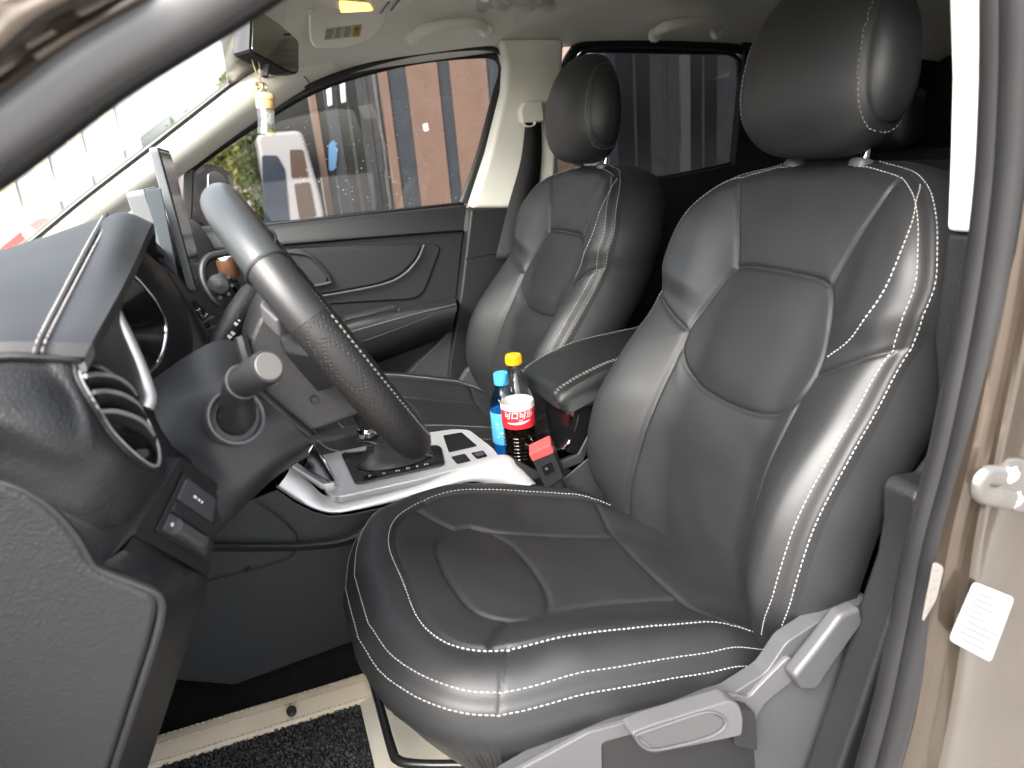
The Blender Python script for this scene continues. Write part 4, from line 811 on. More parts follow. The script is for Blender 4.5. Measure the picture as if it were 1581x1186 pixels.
def arc(name, t0, t1, m, r=rw_, n=60):
    V = [rimP(t, ph, r*(1+.10*math.cos(ph))) for t in np.linspace(t0, t1, n) for ph in np.linspace(0, 2*np.pi, 24, endpoint=False)]
    return mk(name, V, gridf(n, 24, True)+[list(range(24))[::-1], [(n-1)*24+j for j in range(24)]], m, wheel, angle=60)
t_a, t_b = math.radians(38), math.radians(142)
arc('rim_top', t_a, t_b, GLEA, rw_*1.0)
t_c, t_d = math.radians(16), math.radians(164)
arc('rim_side', t_c, t_a-.012, RIML, rw_, 30); arc('rim_side', t_b+.012, t_d, RIML, rw_, 30)
gn = arc('rim_grip', math.radians(-72), t_c-.002, PERF); gf_ = arc('rim_grip', t_d+.002, math.radians(252), PERF)
arc('rim_bottom', math.radians(-108), math.radians(-72.6), LEATHER, rw_*1.02, 40)
for t in (t_a, t_b):
    ring('seam_welt', C0+(ey*-math.cos(t)+ev*-math.sin(t))*RW, ey*math.sin(t)-ev*math.cos(t), rw_*1.06, .0022, RIML, wheel, n=36, ns=8, e=nw)
for g, (a0, a1) in ((gn, (-70, 14)), (gf_, (166, 250))):
    for ph, th_ in ((1.15, GREYTHREAD), (2.3, GREYTHREAD)):
        P = np.array([rimP(math.radians(t), ph, rw_*1.005*(1+.10*math.cos(ph))) for t in np.linspace(a0, a1, 160)]); Nq = np.array([rimP(math.radians(t), ph, 1.)-rimP(math.radians(t), ph, 0.) for t in np.linspace(a0, a1, 160)])
        stitches('stitching', P, Nq, th_, g, L=.0036, gap=.0022, w=.0005)
# spokes and hub
for t in (0.0, math.pi):
    d = ey*-math.cos(t); s_ = [C0+d*k+ev*h*q-nw*z for k, h, z in ((.055, .045, .02), (.11, .028, .018), (RW-.005, .020, .0)) for q in (-1, 1)]
    P = [s_[0], s_[2], s_[4], s_[5], s_[3], s_[1]]; prism('spoke', P, -nw*.018, BLACKP, wheel, bev=.005, seg=3)
prism('spoke', [C0+ev*.05-ey*.03-nw*.02, C0+ev*(RW-.004)-ey*.022, C0+ev*(RW-.004)+ey*.022, C0+ev*.05+ey*.03-nw*.02], -nw*.016, SILVER, wheel, bev=.004, seg=3)
hub = [C0+ey*.072*math.cos(a)*(1+.12*math.sin(a))+ev*.062*(-math.sin(a)) for a in np.linspace(0, 2*np.pi, 40, endpoint=False)]
loft('airbag_cover', [[C0+(p-C0)*.8-nw*.030 for p in hub], [p-nw*.02 for p in hub], [C0+(p-C0)*.97-nw*.006 for p in hub], [C0+(p-C0)*.8+nw*.004 for p in hub], [C0+(p-C0)*.05+nw*.010 for p in hub]], BLACKP, wheel, nu=40, nv=20, cyc=True)
# ------------------------------------------------------------------ centre console
con = thing('centre_console', 'dark centre console with brushed silver shifter surround and padded armrest', 'console', (.3, .0, .57))
zt = .885
BRUSH = mat('brushed_trim', (.62, .61, .60), .36, metal=.5, var=.07, vscale=3); 
_nt = BRUSH.node_tree; _b = _nt.nodes['Principled BSDF']; _tc = _nt.nodes.new('ShaderNodeTexCoord'); _mp = _nt.nodes.new('ShaderNodeMapping'); _mp.inputs['Scale'].default_value = (4, 160, 160)
_n = _nt.nodes.new('ShaderNodeTexNoise'); _n.inputs['Scale'].default_value = 6; _n.inputs['Detail'].default_value = 4; _bp = _nt.nodes.new('ShaderNodeBump'); _bp.inputs['Strength'].default_value = .18; _bp.inputs['Distance'].default_value = .001
_nt.links.new(_tc.outputs['Object'], _mp.inputs[0]); _nt.links.new(_mp.outputs[0], _n.inputs['Vector']); _nt.links.new(_n.outputs[0], _bp.inputs['Height']); _nt.links.new(_bp.outputs[0], _b.inputs['Normal'])
def ZP(pts, z=zt): return [Z(p, z) for p in pts]
top = ZP([(479, 690), (504, 762), (518, 768), (640, 741), (772, 706), (762, 692), (724, 663), (700, 662), (600, 676), (520, 690)])
prism('top_plate', rpoly(top, .012, 4), (0, 0, -.012), BRUSH, con, bev=.003)
tp = con.children[-1]
# bright side band that wraps the near edge
bt = [(446, 727), (478, 750), (497, 768), (512, 774), (530, 773), (640, 746), (772, 708), (800, 722), (825, 744)]
bb = [(427, 753), (455, 771), (482, 785), (508, 792), (540, 790), (640, 768), (727, 744), (790, 756), (826, 747)]
yb = [-.075, -.078, -.082, -.085, -.087, -.090, -.090, -.098, -.105]
T3 = [Y(p, y) for p, y in zip(bt, yb)]; B3 = [Y(p, y-.012) for p, y in zip(bb, yb)]
loft('side_band', [[p+np.array([0, .012, .002]) for p in T3], T3, [a*.5+b*.5+np.array([0, -.004, 0]) for a, b in zip(T3, B3)], B3, [p+np.array([0, .02, -.004]) for p in B3]], BRUSH, con, nu=60, nv=20)
tube('band_groove', Q((500, 765, -.058), (514, 771, -.061), (530, 769, -.063), (640, 743, -.066), (772, 707, -.066)), .0016, GREYPL, con, n=30, ns=6)
# strip and flap in front of the shifter
strp = Q((452, 719, -.05), (480, 736, -.05), (500, 748, -.05), (517, 745, -.05), (517, 753, -.05), (498, 757, -.05), (478, 744, -.05), (447, 727, -.05)); prism('front_strip', strp, (0, .03, 0), BRUSH, con, bev=.002)
flap = Q((482, 686, -.01), (488, 690, -.01), (519, 742, -.045), (512, 745, -.045), (470, 722, -.03)); prism('pocket_flap', flap, (-.004, .012, -.002), GLOSSBLK, con, bev=.0015)
tube('flap_edge', Q((472, 705, -.02), (484, 685, -.012), (500, 710, -.03), (519, 744, -.047)), .0022, CHROME, con, n=20, ns=8, sm=False)
# shift gate with letters, boot, lever
gz = zt+.0015
gate = ZP([(527, 703), (534, 700), (676, 689), (682, 693), (687, 716), (683, 719), (553, 748), (547, 746)], gz); prism('shift_gate', rpoly(gate, .006), (0, 0, .003), GLOSSBLK, con, bev=.001)
sg_ = con.children[-1]
for ch, p in zip('PRNDSM', ((571, 735), (593, 731), (614, 727), (630, 723), (644, 720), (658, 717))):
    c = bpy.data.curves.new('gate_letter', 'FONT'); c.body = ch; c.size = .0105; c.align_x = 'CENTER'; c.align_y = 'CENTER'
    t_ = bpy.data.objects.new('tmp', c); COL.objects.link(t_); me = t_.to_mesh(); V = [(v.co.x, v.co.y) for v in me.vertices]; Fc = [list(f_.vertices) for f_ in me.polygons]; t_.to_mesh_clear(); bpy.data.objects.remove(t_)
    q = Z(p, gz+.0036); mk('gate_letter', [q+np.array((a*.99+b*.14, -a*.14+b*.99, 0)) for a, b in V], Fc, WHITE, sg_, smooth=False)
base = [Z((604+60*math.cos(a)+6, 709+14*math.sin(a)-.18*60*math.cos(a)), gz+.004) for a in np.linspace(0, 2*np.pi, 32, endpoint=False)]
colr = Y((569, 676), .03); BOOT = mat('boot_leather', (.022, .022, .023), .36, bump=.1, bscale=800)
R0 = np.array(base); cB = R0.mean(0); levels = []
for k, (f, sc) in enumerate(((0, 1), (.12, .93), (.3, .74), (.5, .52), (.7, .36), (.88, .34), (1, .30))):
    ctr = cB*(1-f)+colr*f+np.array([.012*math.sin(f*math.pi), 0, .004*math.sin(f*math.pi)])
    an = np.linspace(0, 2*np.pi, 32, endpoint=False); rip = 1+.11*np.sin(an*5+f*7)*math.sin(f*math.pi)*(1.0)
    levels.append([ctr+(p-cB)*sc*r_*np.array([1, 1, 1]) for p, r_ in zip(R0, rip)])
loft('shift_boot', levels, BOOT, con, nu=64, nv=36, cyc=True)
L = cr([Z((560, 690), zt+.055), Z((600, 690), zt+.035), Z((640, 700), zt+.018), Z((668, 706), zt+.008)], 80); 
tube('boot_seam', L+[0, -.004, .004], .0015, GREYPL, con, ns=6)
ld = np.array([-.10, -.02, 1.]); ld /= np.linalg.norm(ld)
lathe('shift_collar', colr+ld*.004, ld, [(.0155, 0), (.0165, .002), (.0165, .013), (.014, .016), (0, .016)], CHROME, con, n=28)
lathe('shift_knob', colr+ld*.018, ld, [(.0105, 0), (.012, .004), (.017, .03), (.021, .055), (.020, .075), (.012, .086), (0, .088)], BLACKP, con, n=30)
# trays and buttons in the top plate
for nm, pp, m in (('tray', [(684, 673), (713, 668), (737, 689), (693, 699)], GF), ('tray', [(696, 706), (718, 701), (727, 712), (706, 717)], GF), ('parking_switch', [(727, 700), (746, 696), (753, 705), (736, 709)], GF)):
    prism(nm, rpoly(ZP(pp, zt+.0004), .004), (0, 0, .001), m, con, bev=.0004)
prism('switch_cap', rpoly(ZP([(733, 702), (745, 699), (748, 703), (737, 706)], zt+.0016), .002), (0, 0, .004), GREYPL, con, bev=.001)
prism('slot_strip', rpoly(ZP([(604, 682), (634, 675), (640, 680), (612, 687)], zt+.004), .002), (0, 0, .003), BRUSH, con, bev=.0008)
# far side rail of the console, dark
prism('far_rail', Q((440, 690, .10), (500, 676, .10), (560, 662, .10), (640, 668, .10), (760, 690, .10), (820, 720, .10), (820, 800, .10), (440, 800, .10)), (0, .04, 0), BLACKP, con, bev=.012, seg=4)
tube('rail_seam', Q((490, 680, .085), (510, 694, .07), (545, 698, .06), (600, 690, .06)), .0012, GREYTHREAD, con, n=20, ns=6)
# tunnel side with the access hatch outline, cup well floor
ts_ = [(300, 800), (341, 790), (428, 757), (455, 776), (482, 790), (508, 797), (540, 795), (640, 773), (727, 749), (790, 762), (860, 748), (930, 690), (1000, 690), (1000, 1000), (560, 985), (362, 1058), (270, 1050), (230, 900)]
TUN = mat('tunnel_plastic', (.030, .032, .033), .50, bump=.25, bscale=500, var=.08)
prism('tunnel_side', YS(ts_, -.112), (0, .004, 0), TUN, con, bev=.004)
tun = con.children[-1]
tube('hatch_line', YS([(398, 777), (430, 797), (455, 822), (460, 835), (456, 852), (440, 865), (385, 882), (320, 898)], -.1185), .0011, PIPING, tun, n=60, ns=6)
tube('hatch_clip', YS([(378, 884), (384, 878), (388, 880)], -.119), .0018, PIPING, tun, n=8, ns=6)
loft('side_shelf', [YS([(330, 838), (400, 838), (470, 836), (530, 828), (575, 805)], -.1185), YS([(330, 843), (400, 844), (470, 843), (532, 835), (580, 812)], -.131), YS([(330, 852), (400, 852), (470, 850), (535, 842), (585, 818)], -.1185)], TUN, con, nu=30, nv=8)
prism('cup_well', [np.array(p) for p in ((.345, -.105, .815), (.49, -.105, .815), (.49, .10, .815), (.345, .10, .815))], (0, 0, -.02), BLACKP, con, bev=.003)
prism('well_rim', Q((770, 708, -.075), (826, 742, -.105), (900, 715, -.105), (925, 660, -.105), (918, 652, -.105), (893, 700, -.105), (830, 728, -.10), (790, 705, -.075)), (0, .012, -.002), BLACKP, con, bev=.003)
# armrest box: gloss black front, padded lid with stitched edge
loft('box_front', [[Y((815, 590), .085), Y((822, 690), .085)], [Y((842, 596), .0), Y((845, 690), .0)], [Y((885, 628), -.085), Y((868, 694), -.085)], [Y((893, 632), -.10), Y((878, 694), -.10)], [Y((905, 626), -.103), Y((905, 700), -.103)], [np.array((.8, -.105, .97)), np.array((.8, -.105, .85))]], GLOSSBLK, con, nu=12, nv=30)
tube('box_trim', [Y((888, 630), -.093), Y((894, 634), -.1), Y((884, 672), -.1), Y((866, 694), -.09), Y((838, 684), -.02)], .0022, CHROME, con, n=24, ns=8)
zf = .981
def lid(x, dz, th): 
    z = zf+.050*(1-math.exp(-(x-.45)/.11)); w = .100
    return [np.array((x, y, z+q)) for y, q in ((w-.004, -th), (w, -th*.6), (w-.004, -.006+dz), (w-.02, .0+dz), (w*.4, .004+dz), (-w*.4, .004+dz), (-w+.02, .0+dz), (-w+.004, -.006+dz), (-w, -th*.55), (-w+.004, -th))]
ARM = mat('armrest_vinyl', (.009, .0095, .010), .44, bump=.12, bscale=900, var=.06)
LX = [(.452, -.012, .022), (.456, -.005, .03), (.47, .0, .042), (.52, .003, .05), (.6, .004, .052), (.8, .0, .05)]
loft('armrest_lid', [lid(*a) for a in LX], ARM, con, nu=60, nv=40, cyc=True, caps=True)
ald = con.children[-1]
for kk in (0, .006):
    P = cr([np.array((x, -.082+kk, lid(x, dz, th)[6][2]+.0015)) for x, dz, th in LX[1:]], 120); stitches('stitching', P, np.tile([0, -.2, 1.], (120, 1)), GREYTHREAD, ald, L=.005, gap=.002, w=.0006)
P = cr([np.array((x, .080, lid(x, dz, th)[3][2]+.0015)) for x, dz, th in LX[1:]], 120); stitches('stitching', P, np.tile([0, .2, 1.], (120, 1)), GREYTHREAD, ald, L=.005, gap=.002, w=.0006)
# ------------------------------------------------------------------ bottles in the cup well
PET = glassmat('clear_pet', (.90, .92, .92)); COLA = mat('cola', (.006, .003, .002), .08, coat=.3); LAB = mat('red_label', (.62, .025, .035), .35); YEL = mat('yellow_cap', (.85, .38, .01), .4)
bx, by, bz = .412, .0, .817
bot = thing('cola_bottle', 'clear cola bottle with red label and orange-yellow cap, half full', 'bottle', (bx, by, bz), 'drink bottles')
bp = [(0, .004), (.018, .0), (.028, .002), (.0305, .012), (.029, .05), (.0305, .085), (.031, .09), (.031, .135), (.030, .14), (.0265, .158), (.019, .178), (.0135, .192), (.0125, .206), (.0125, .216)]
def spl(p, n): return [tuple(q) for q in cr(p, n)]
lathe('body', (bx, by, bz), (0, 0, 1), spl(bp, 60), PET, bot, n=48)
lathe('liquid', (bx, by, bz), (0, 0, 1), [(max(0, r-.0012), h+.0012) for r, h in spl(bp[:7], 30)]+[(0, .0915)], COLA, bot, n=40)
mk('label', [np.array((bx+r*math.cos(2*math.pi*j/60), by+r*math.sin(2*math.pi*j/60), bz+h)) for r, h in ((.0314, .089), (.0316, .0905), (.0316, .136), (.0313, .137)) for j in range(60)], gridf(4, 60, True), LAB, bot)
blab = bot.children[-1]
mk('label_lining', [np.array((bx+.0307*math.cos(2*math.pi*j/48), by+.0307*math.sin(2*math.pi*j/48), bz+h)) for h in (.092, .1365) for j in range(48)], gridf(2, 48, True), WHITE, blab)
capo = lathe('cap', (bx, by, bz), (0, 0, 1), [(.0142, .207), (.0146, .208), (.0146, .222), (.0138, .2245), (0, .2248)], YEL, bot, n=48)
for k in range(40):
    a = 2*math.pi*k/40; tube('rib', [np.array((bx+.0147*math.cos(a), by+.0147*math.sin(a), bz+z)) for z in (.209, .2215)], .0006, YEL, capo, ns=5)
lathe('neck_ring', (bx, by, bz), (0, 0, 1), [(.0128, .200), (.0160, .2015), (.0160, .203), (.0128, .2045)], PET, bot, n=40)
view = math.atan2(O[1]-by, O[0]-bx)
def on_label(pts, r=.0320): return [np.array((bx+r*math.cos(view+u/.0316), by+r*math.sin(view+u/.0316), bz+h)) for u, h in pts]
def wrap(name, fn, n, m, parent):
    tt = np.linspace(0, 1, n); lo, hi = zip(*[fn(t) for t in tt]); V = on_label(lo)+on_label(hi); return mk(name, V, [(i, i+1, n+i+1, n+i) for i in range(n-1)], m, parent)
wrap('label_top_band', lambda t: ((-.045+.09*t, .1245+.0005*math.sin(9*t)), (-.045+.09*t, .1364)), 40, WHITE, blab)
wrap('label_swoosh', lambda t: ((-.022+.045*t, .1010-.0035*math.sin(math.pi*t)+.003*t), (-.022+.045*t, .1015-.0005*math.sin(math.pi*t)+.0032*t+.0008)), 40, WHITE, blab)
def label_text(body, size, u0, h0, name, shear=.15):
    c = bpy.data.curves.new(name, 'FONT'); c.body = body; c.size = size; c.align_x = 'CENTER'; c.align_y = 'CENTER'; c.shear = shear; c.offset = size*.012
    t_ = bpy.data.objects.new('tmp', c); COL.objects.link(t_); me = t_.to_mesh(); V = [(v.co.x, v.co.y) for v in me.vertices]; Fc = [list(p.vertices) for p in me.polygons]; t_.to_mesh_clear(); bpy.data.objects.remove(t_)
    if V: mk(name, on_label([(u0+a, h0+b) for a, b in V], .0321), Fc, WHITE, blab, smooth=False)
label_text('可口可乐', .0145, 0, .1155, 'label_writing'); label_text('ZERO SUGAR'[:0] or '汽水',   .0042, .004, .1065, 'label_writing')
for k in range(7): tube('grip_ring', [np.array((bx+.0306*math.cos(a), by+.0306*math.sin(a), bz+.028+.007*k)) for a in np.linspace(0, 2*np.pi, 41)], .0007, COLA, bot, ns=5)
b2x, b2y = .405, .062; BLU = mat('blue_cap', (.06, .36, .72), .4); BLB = glassmat('blue_pet', (.35, .62, .82)); BLL = mat('blue_label', (.10, .42, .75), .4); 
bo2 = thing('blue_bottle', 'small blue bottle standing behind the cola bottle', 'bottle', (b2x, b2y, bz), 'drink bottles')
b2p = [(0, .004), (.02, 0), (.026, .003), (.0265, .05), (.027, .10), (.0255, .118), (.019, .135), (.0135, .146), (.0125, .158)]
lathe('body', (b2x, b2y, bz), (0, 0, 1), spl(b2p, 50), BLB, bo2, n=40); lathe('liquid', (b2x, b2y, bz), (0, 0, 1), [(max(0, r-.001), h+.001) for r, h in spl(b2p[:5], 24)]+[(0, .1015)], mat('blue_drink', (.04, .20, .42), .15), bo2, n=36)
lathe('label', (b2x, b2y, bz), (0, 0, 1), [(.0272, .035), (.0275, .036), (.0275, .098), (.0272, .099)], BLL, bo2, n=40)
bl2 = bo2.children[-1]
lathe('cap', (b2x, b2y, bz), (0, 0, 1), [(.014, .152), (.0148, .153), (.0148, .172), (.0138, .175), (0, .1752)], BLU, bo2, n=40)
v2 = math.atan2(O[1]-b2y, O[0]-b2x)
for h0, u0, w_ in ((.078, -.016, .012), (.070, -.016, .018), (.060, -.012, .010), (.052, -.017, .014)):
    V = [np.array((b2x+.0279*math.cos(v2+u/.0275), b2y+.0279*math.sin(v2+u/.0275), bz+h)) for u, h in ((u0, h0-.0016), (u0+w_, h0-.0016), (u0+w_, h0+.0016), (u0, h0+.0016))]; mk('print_mark', V, [(0, 1, 2, 3)], WHITE, bl2, smooth=False)
# ------------------------------------------------------------------ seat belt buckle
bk_ = thing('belt_buckle', 'black seat belt buckle with red release button beside the console', 'buckle', Y((865, 770), -.13))
q = [Y(p, -.155) for p in ((818, 704), (851, 688), (871, 738), (843, 757))]
prism('housing', rpoly(q, .004), (.01, .024, .006), BLACKP, bk_, bev=.003, seg=3)
rb = [q[0]*.985+q[3]*.015, q[1]*.985+q[2]*.015, q[1]*.78+q[2]*.22, q[0]*.84+q[3]*.16]
prism('release_button', [p+np.array([-.0006, -.0018, .0]) for p in rpoly([q[0]+(q[0]-q[3])*.05, q[1]+(q[1]-q[2])*.05, rb[2], rb[3]], .003)], (.01, .026, .006), mat('red_plastic', (.72, .07, .07), .45), bk_, bev=.002)
cen = sum(q)/4; ux, uy = (q[1]-q[0])/np.linalg.norm(q[1]-q[0]), (q[2]-q[1])/np.linalg.norm(q[2]-q[1])
prism('emblem', [cen+ux*a+uy*b+np.array([-.0004, -.0014, 0]) for a, b in ((-.010, -.008), (.010, -.008), (.010, .012), (-.010, .012))], (0, .001, 0), GF, bk_, bev=.0004)
prism('emblem_mark', [cen+ux*(-.003+.0028*math.cos(t))+uy*(.0+.0028*math.sin(t))+np.array([-.0004, -.0020, 0]) for t in np.linspace(0, 6.28, 12, endpoint=False)], (0, .0005, 0), LTGREY, bk_, bev=0)
tube('stalk', [cen+uy*.035+np.array([.005, .012, 0]), cen+uy*.065+np.array([.006, .014, 0]), cen+uy*.10+np.array([.004, .015, -.02])], .009, BLACKP, bk_, n=12, ns=12, flat=1.6)
tube('socket', [Y((812, 688), -.10), Y((826, 694), -.12)], .004, CHROME, bk_, n=8, ns=8)
# ------------------------------------------------------------------ driver seat: side shield, levers, front bar
sh_ = [(600, 1290), (752, 1192), (840, 1140), (935, 1098), (1030, 1078), (1110, 1055), (1165, 1020), (1195, 975), (1240, 946), (1290, 920), (1330, 912), (1345, 960), (1310, 1060), (1262, 1186), (1240, 1290)]
prism('side_shield', rpoly(YS(sh_, -.622), .008), (0, -.022, 0), GREYPL, seat, bev=.008, seg=4)
ss_ = seat.children[-1]
hl = [(640, 1268), (790, 1186), (905, 1124), (1012, 1096), (1132, 1066), (1150, 1072), (1175, 1045), (1212, 1008), (1230, 1022), (1226, 1040), (1175, 1080), (1160, 1108), (1148, 1086), (1030, 1112), (925, 1140), (928, 1290), (640, 1290)]
prism('shield_rim', rpoly(YS(hl, -.642), .006), (0, -.007, 0), LTGREY, ss_, bev=.004, seg=3)
prism('recess', rpoly(YS([(926, 1142), (1030, 1114), (1146, 1090), (1158, 1112), (1165, 1200), (1150, 1290), (930, 1290)], -.642), .006), (0, -.004, 0), BLACKP, ss_, bev=.002)
lv = [(974, 1132), (1010, 1118), (1128, 1082), (1142, 1088), (1148, 1110), (1146, 1136), (1080, 1150), (1008, 1164), (990, 1156)]
prism('height_lever', rpoly(YS(lv, -.678), .006), (0, .022, 0), LTGREY, seat, bev=.005, seg=4)
hlv = seat.children[-1]
prism('grip_pad', rpoly(YS([(982, 1135), (1070, 1106), (1100, 1101), (1120, 1112), (1112, 1128), (1080, 1142), (1010, 1157)], -.6795), .006), (0, .004, 0), mat('lever_grey', (.060, .059, .062), .38), hlv, bev=.002)
tube('grip_edge', YS([(982, 1135), (1070, 1105), (1100, 1100), (1121, 1112), (1112, 1129), (1080, 1143), (1010, 1158), (986, 1146), (982, 1135)], -.6795), .0014, LTGREY, hlv, n=50, ns=6)
prism('lever_pivot', rpoly(YS([(1126, 1090), (1166, 1100), (1170, 1160), (1135, 1152)], -.665), .004), (0, .02, 0), BLACKP, seat, bev=.003)
rl = [(1225, 1046), (1262, 1000), (1300, 950), (1330, 938), (1335, 962), (1290, 1025), (1262, 1068), (1240, 1068)]
prism('recline_lever', rpoly(YS(rl, -.668), .006), (0, .020, 0), GREYPL, seat, bev=.006, seg=4)
fb = [Z((553, 1020), .68), Z((556, 1003), .685), Z((564, 1010), .68), Z((585, 1085), .67), Z((606, 1160), .665), Z((613, 1172), .665), Z((626, 1178), .665), Z((662, 1181), .665), Z((720, 1181), .665)]
tube('adjuster_bar', fb, .0062, mat('bar_black', (.012, .012, .012), .3), seat, n=60, ns=14)
box('seat_base', (.34, -.37, .66), (.38, .40, .17), BLACKP, seat, bev=.01)
for yy in (-.53, -.21): box('seat_rail', (.33, yy, .585), (.55, .05, .04), GREYPL, seat, bev=.004)
# ------------------------------------------------------------------ floor mat
MATC = mat('coil_mat', (.03, .03, .03), .8, bump=1, bscale=160, var=.5, vscale=260, bdist=.004); BEI = mat('beige_vinyl', (.62, .52, .385), .5, bump=.15, bscale=400, var=.08, vscale=10); QUI = mat('quilted_vinyl', (.58, .55, .46), .55, bump=.15, bscale=400, var=.08)
fm = thing('floor_mat', 'black coil floor mat with beige stitched border in the driver footwell', 'floor mat', (-.1, -.35, .576))
y_e, y_l = Z((400, 1087), .605)[1], Z((400, 1134), .590)[1]; xr = Z((564, 1034), .60)[0]
prism('mat_base', [np.array((-.45, y_l, .586)), np.array((xr, y_l, .586)), np.array((xr, -.66, .586)), np.array((-.45, -.66, .586))], (0, 0, -.01), MATC, fm, bev=.003)
xs_ = np.linspace(-.45, xr+.004, 12); yd = y_e-y_l
loft('border', [[np.array((x, y_e+.004, .600)) for x in xs_], [np.array((x, y_e-yd*.1, .606+.001*math.sin(x*30))) for x in xs_], [np.array((x, y_e-yd*.5, .602+.0015*math.sin(x*24))) for x in xs_], [np.array((x, y_l+.002, .592)) for x in xs_], [np.array((x, y_l-.002, .588)) for x in xs_]], BEI, fm, nu=40, nv=14, solid=.003)
bd = fm.children[-1]
for yy_, z in ((y_e-yd*.14, .6065), (y_e-yd*.42, .6035), (y_l+.004, .5935)):
    P = rs([np.array((-.45, yy_, z+.001)), np.array((xr-.004, yy_, z+.001))], 60); stitches('stitching', P, np.tile([0, -.5, .8], (60, 1)), mat('beige_thread', (.50, .42, .31), .6), bd, L=.006, gap=.002, w=.0008)
lathe('snap', Z((450, 1098), .607)+np.array([0, 0, 0]), (0, -.5, .86), [(.0075, -.003), (.0075, .003), (.0055, .0045), (0, .0045)], PIPING, fm, n=24)
loft('rear_border', [[np.array((xr-.02, y, .590)) for y in np.linspace(y_e-.004, -.66, 12)], [np.array((xr+.012, y, .597+.002*math.sin(y*90))) for y in np.linspace(y_e-.004, -.66, 12)], [np.array((xr+.05, y, .592+.002*math.sin(y*90+1))) for y in np.linspace(y_e-.004, -.66, 12)], [np.array((xr+.09, y, .588)) for y in np.linspace(y_e-.004, -.66, 12)]], QUI, fm, nu=60, nv=14)
# coil pile: a carpet of little vinyl loops
rg_ = np.random.default_rng(4); n_ = 19000; V = []; Fc = []
px_ = rg_.uniform(-.40, xr-.022, n_); py_ = rg_.uniform(-.655, y_l-.002, n_)
for x_, y_ in zip(px_, py_):
    a = rg_.uniform(0, 6.28); l_ = rg_.uniform(.002, .0042); h_ = rg_.uniform(.002, .005); dx_, dy_ = math.cos(a), math.sin(a); i = len(V); wv = .0009
    for k in range(5):
        f = k/4; c = np.array((x_+dx_*l_*(f*2-1), y_+dy_*l_*(f*2-1), .587+h_*math.sin(math.pi*f))); V += [c+np.array((-dy_*wv, dx_*wv, 0)), c+np.array((dy_*wv, -dx_*wv, .0008))]
    for k in range(4): Fc.append((i+2*k, i+2*k+1, i+2*k+3, i+2*k+2))
mk('coil_pile', V, Fc, mat('coil_vinyl', (.035, .035, .035), .55, var=.3, vscale=300), fm, kind='stuff', angle=None)
# ------------------------------------------------------------------ mirror and hanging diffuser
mir_ = thing('rear_view_mirror', 'black interior rear view mirror at the top of the windscreen', 'mirror', Y((400, 20), .0))
mp = Y((425, 62), .02); mn = np.array([.80, -.56, .12]); mn /= np.linalg.norm(mn)
gp = [PL(p, mp, mn) for p in ((387, 14), (402, 18), (432, 38), (457, 60), (461, 66), (461, 110), (456, 115), (446, 113), (384, 79))]
g_in = rpoly([np.mean(gp, 0)+(p-np.mean(gp, 0))*.94 for p in gp], .006); cg = np.mean(gp, 0)
loft('mirror_housing', [rpoly(gp, .008), [p-mn*.004 for p in rpoly(gp, .008)], [cg+(p-cg)*.97-mn*.018 for p in rpoly(gp, .008)], [cg+(p-cg)*.80-mn*.038+np.array([0, -.01, 0]) for p in rpoly(gp, .008)], [cg+(p-cg)*.1-mn*.05 for p in rpoly(gp, .008)]], BLACKP, mir_, nu=60, nv=20, cyc=True, caps=True)
prism('mirror_glass', [p+mn*.0008 for p in g_in], mn*.0012, mat('mirror_silver', (.42, .43, .36), .03, metal=1), mir_, bev=.0004)
tube('mirror_stem', [cg-mn*.04, cg-mn*.06+np.array([0, .01, .03]), cg-mn*.07+np.array([.0, .012, .07])], .012, BLACKP, mir_, n=14, ns=12)
tube('dimming_tab', [PL((417, 98), mp, mn)-mn*.006, PL((418, 116), mp, mn)-mn*.010], .006, BLACKP, mir_, n=6, ns=10, flat=.6)
dif = thing('hanging_diffuser', 'small glass perfume bottle with wooden cap hanging from the mirror', 'air freshener', Y((412, 208), -.02), None)
WOOD = mat('pale_wood', (.62, .36, .16), .55, var=.15, vscale=60); CORD = mat('cord_brown', (.20, .14, .08), .8); GLB = glassmat('bottle_glass', (.95, .96, .94), .14)
dc = Y((412, 209), -.02); sc_ = 1.16/1120; up_ = Y((408, 140), -.02)-dc; up_ /= np.linalg.norm(up_)
tube('cord', [Y((389, 92), -.02), Y((394, 108), -.02), Y((401, 126), -.02)], .0011, CORD, dif, n=12, ns=6); tube('cord', [Y((399, 94), -.01), Y((402, 110), -.015), Y((402, 126), -.02)], .0011, CORD, dif, n=12, ns=6)
random.seed(2)
for k in range(7):
    a = k*2.1; p = Y((403+5*math.cos(a), 134+5*math.sin(a)), -.02-.004*math.sin(a*1.7)); ring('knot', p, (math.cos(a), -1, math.sin(a)), .0045, .0017, CORD if k % 3 else mat('gold_bead', (.5, .40, .22), .3, metal=.6), dif, n=16, ns=6)
lathe('wooden_cap', Y((410, 168), -.02), up_, [(.0128, 0), (.0132, .001), (.0132, .012), (.0140, .013), (.0140, .018), (.012, .021), (.004, .0225), (0, .0225)], WOOD, dif, n=32)
gb0 = Y((412, 209), -.02); Lb = np.linalg.norm(Y((410, 168), -.02)-gb0)
lathe('glass_bottle', gb0, up_, [(0, .001), (.0135, 0), (.0142, .002), (.0125, Lb*.35), (.0118, Lb*.6), (.0128, Lb*.85), (.0122, Lb), (.011, Lb)], GLB, dif, n=10, smooth=True, angle=20)
lathe('perfume', gb0, up_, [(0, .0025), (.0120, .002), (.0125, .004), (.0118, .010), (0, .0105)], glassmat('perfume', (.92, .92, .70)), dif, n=10)
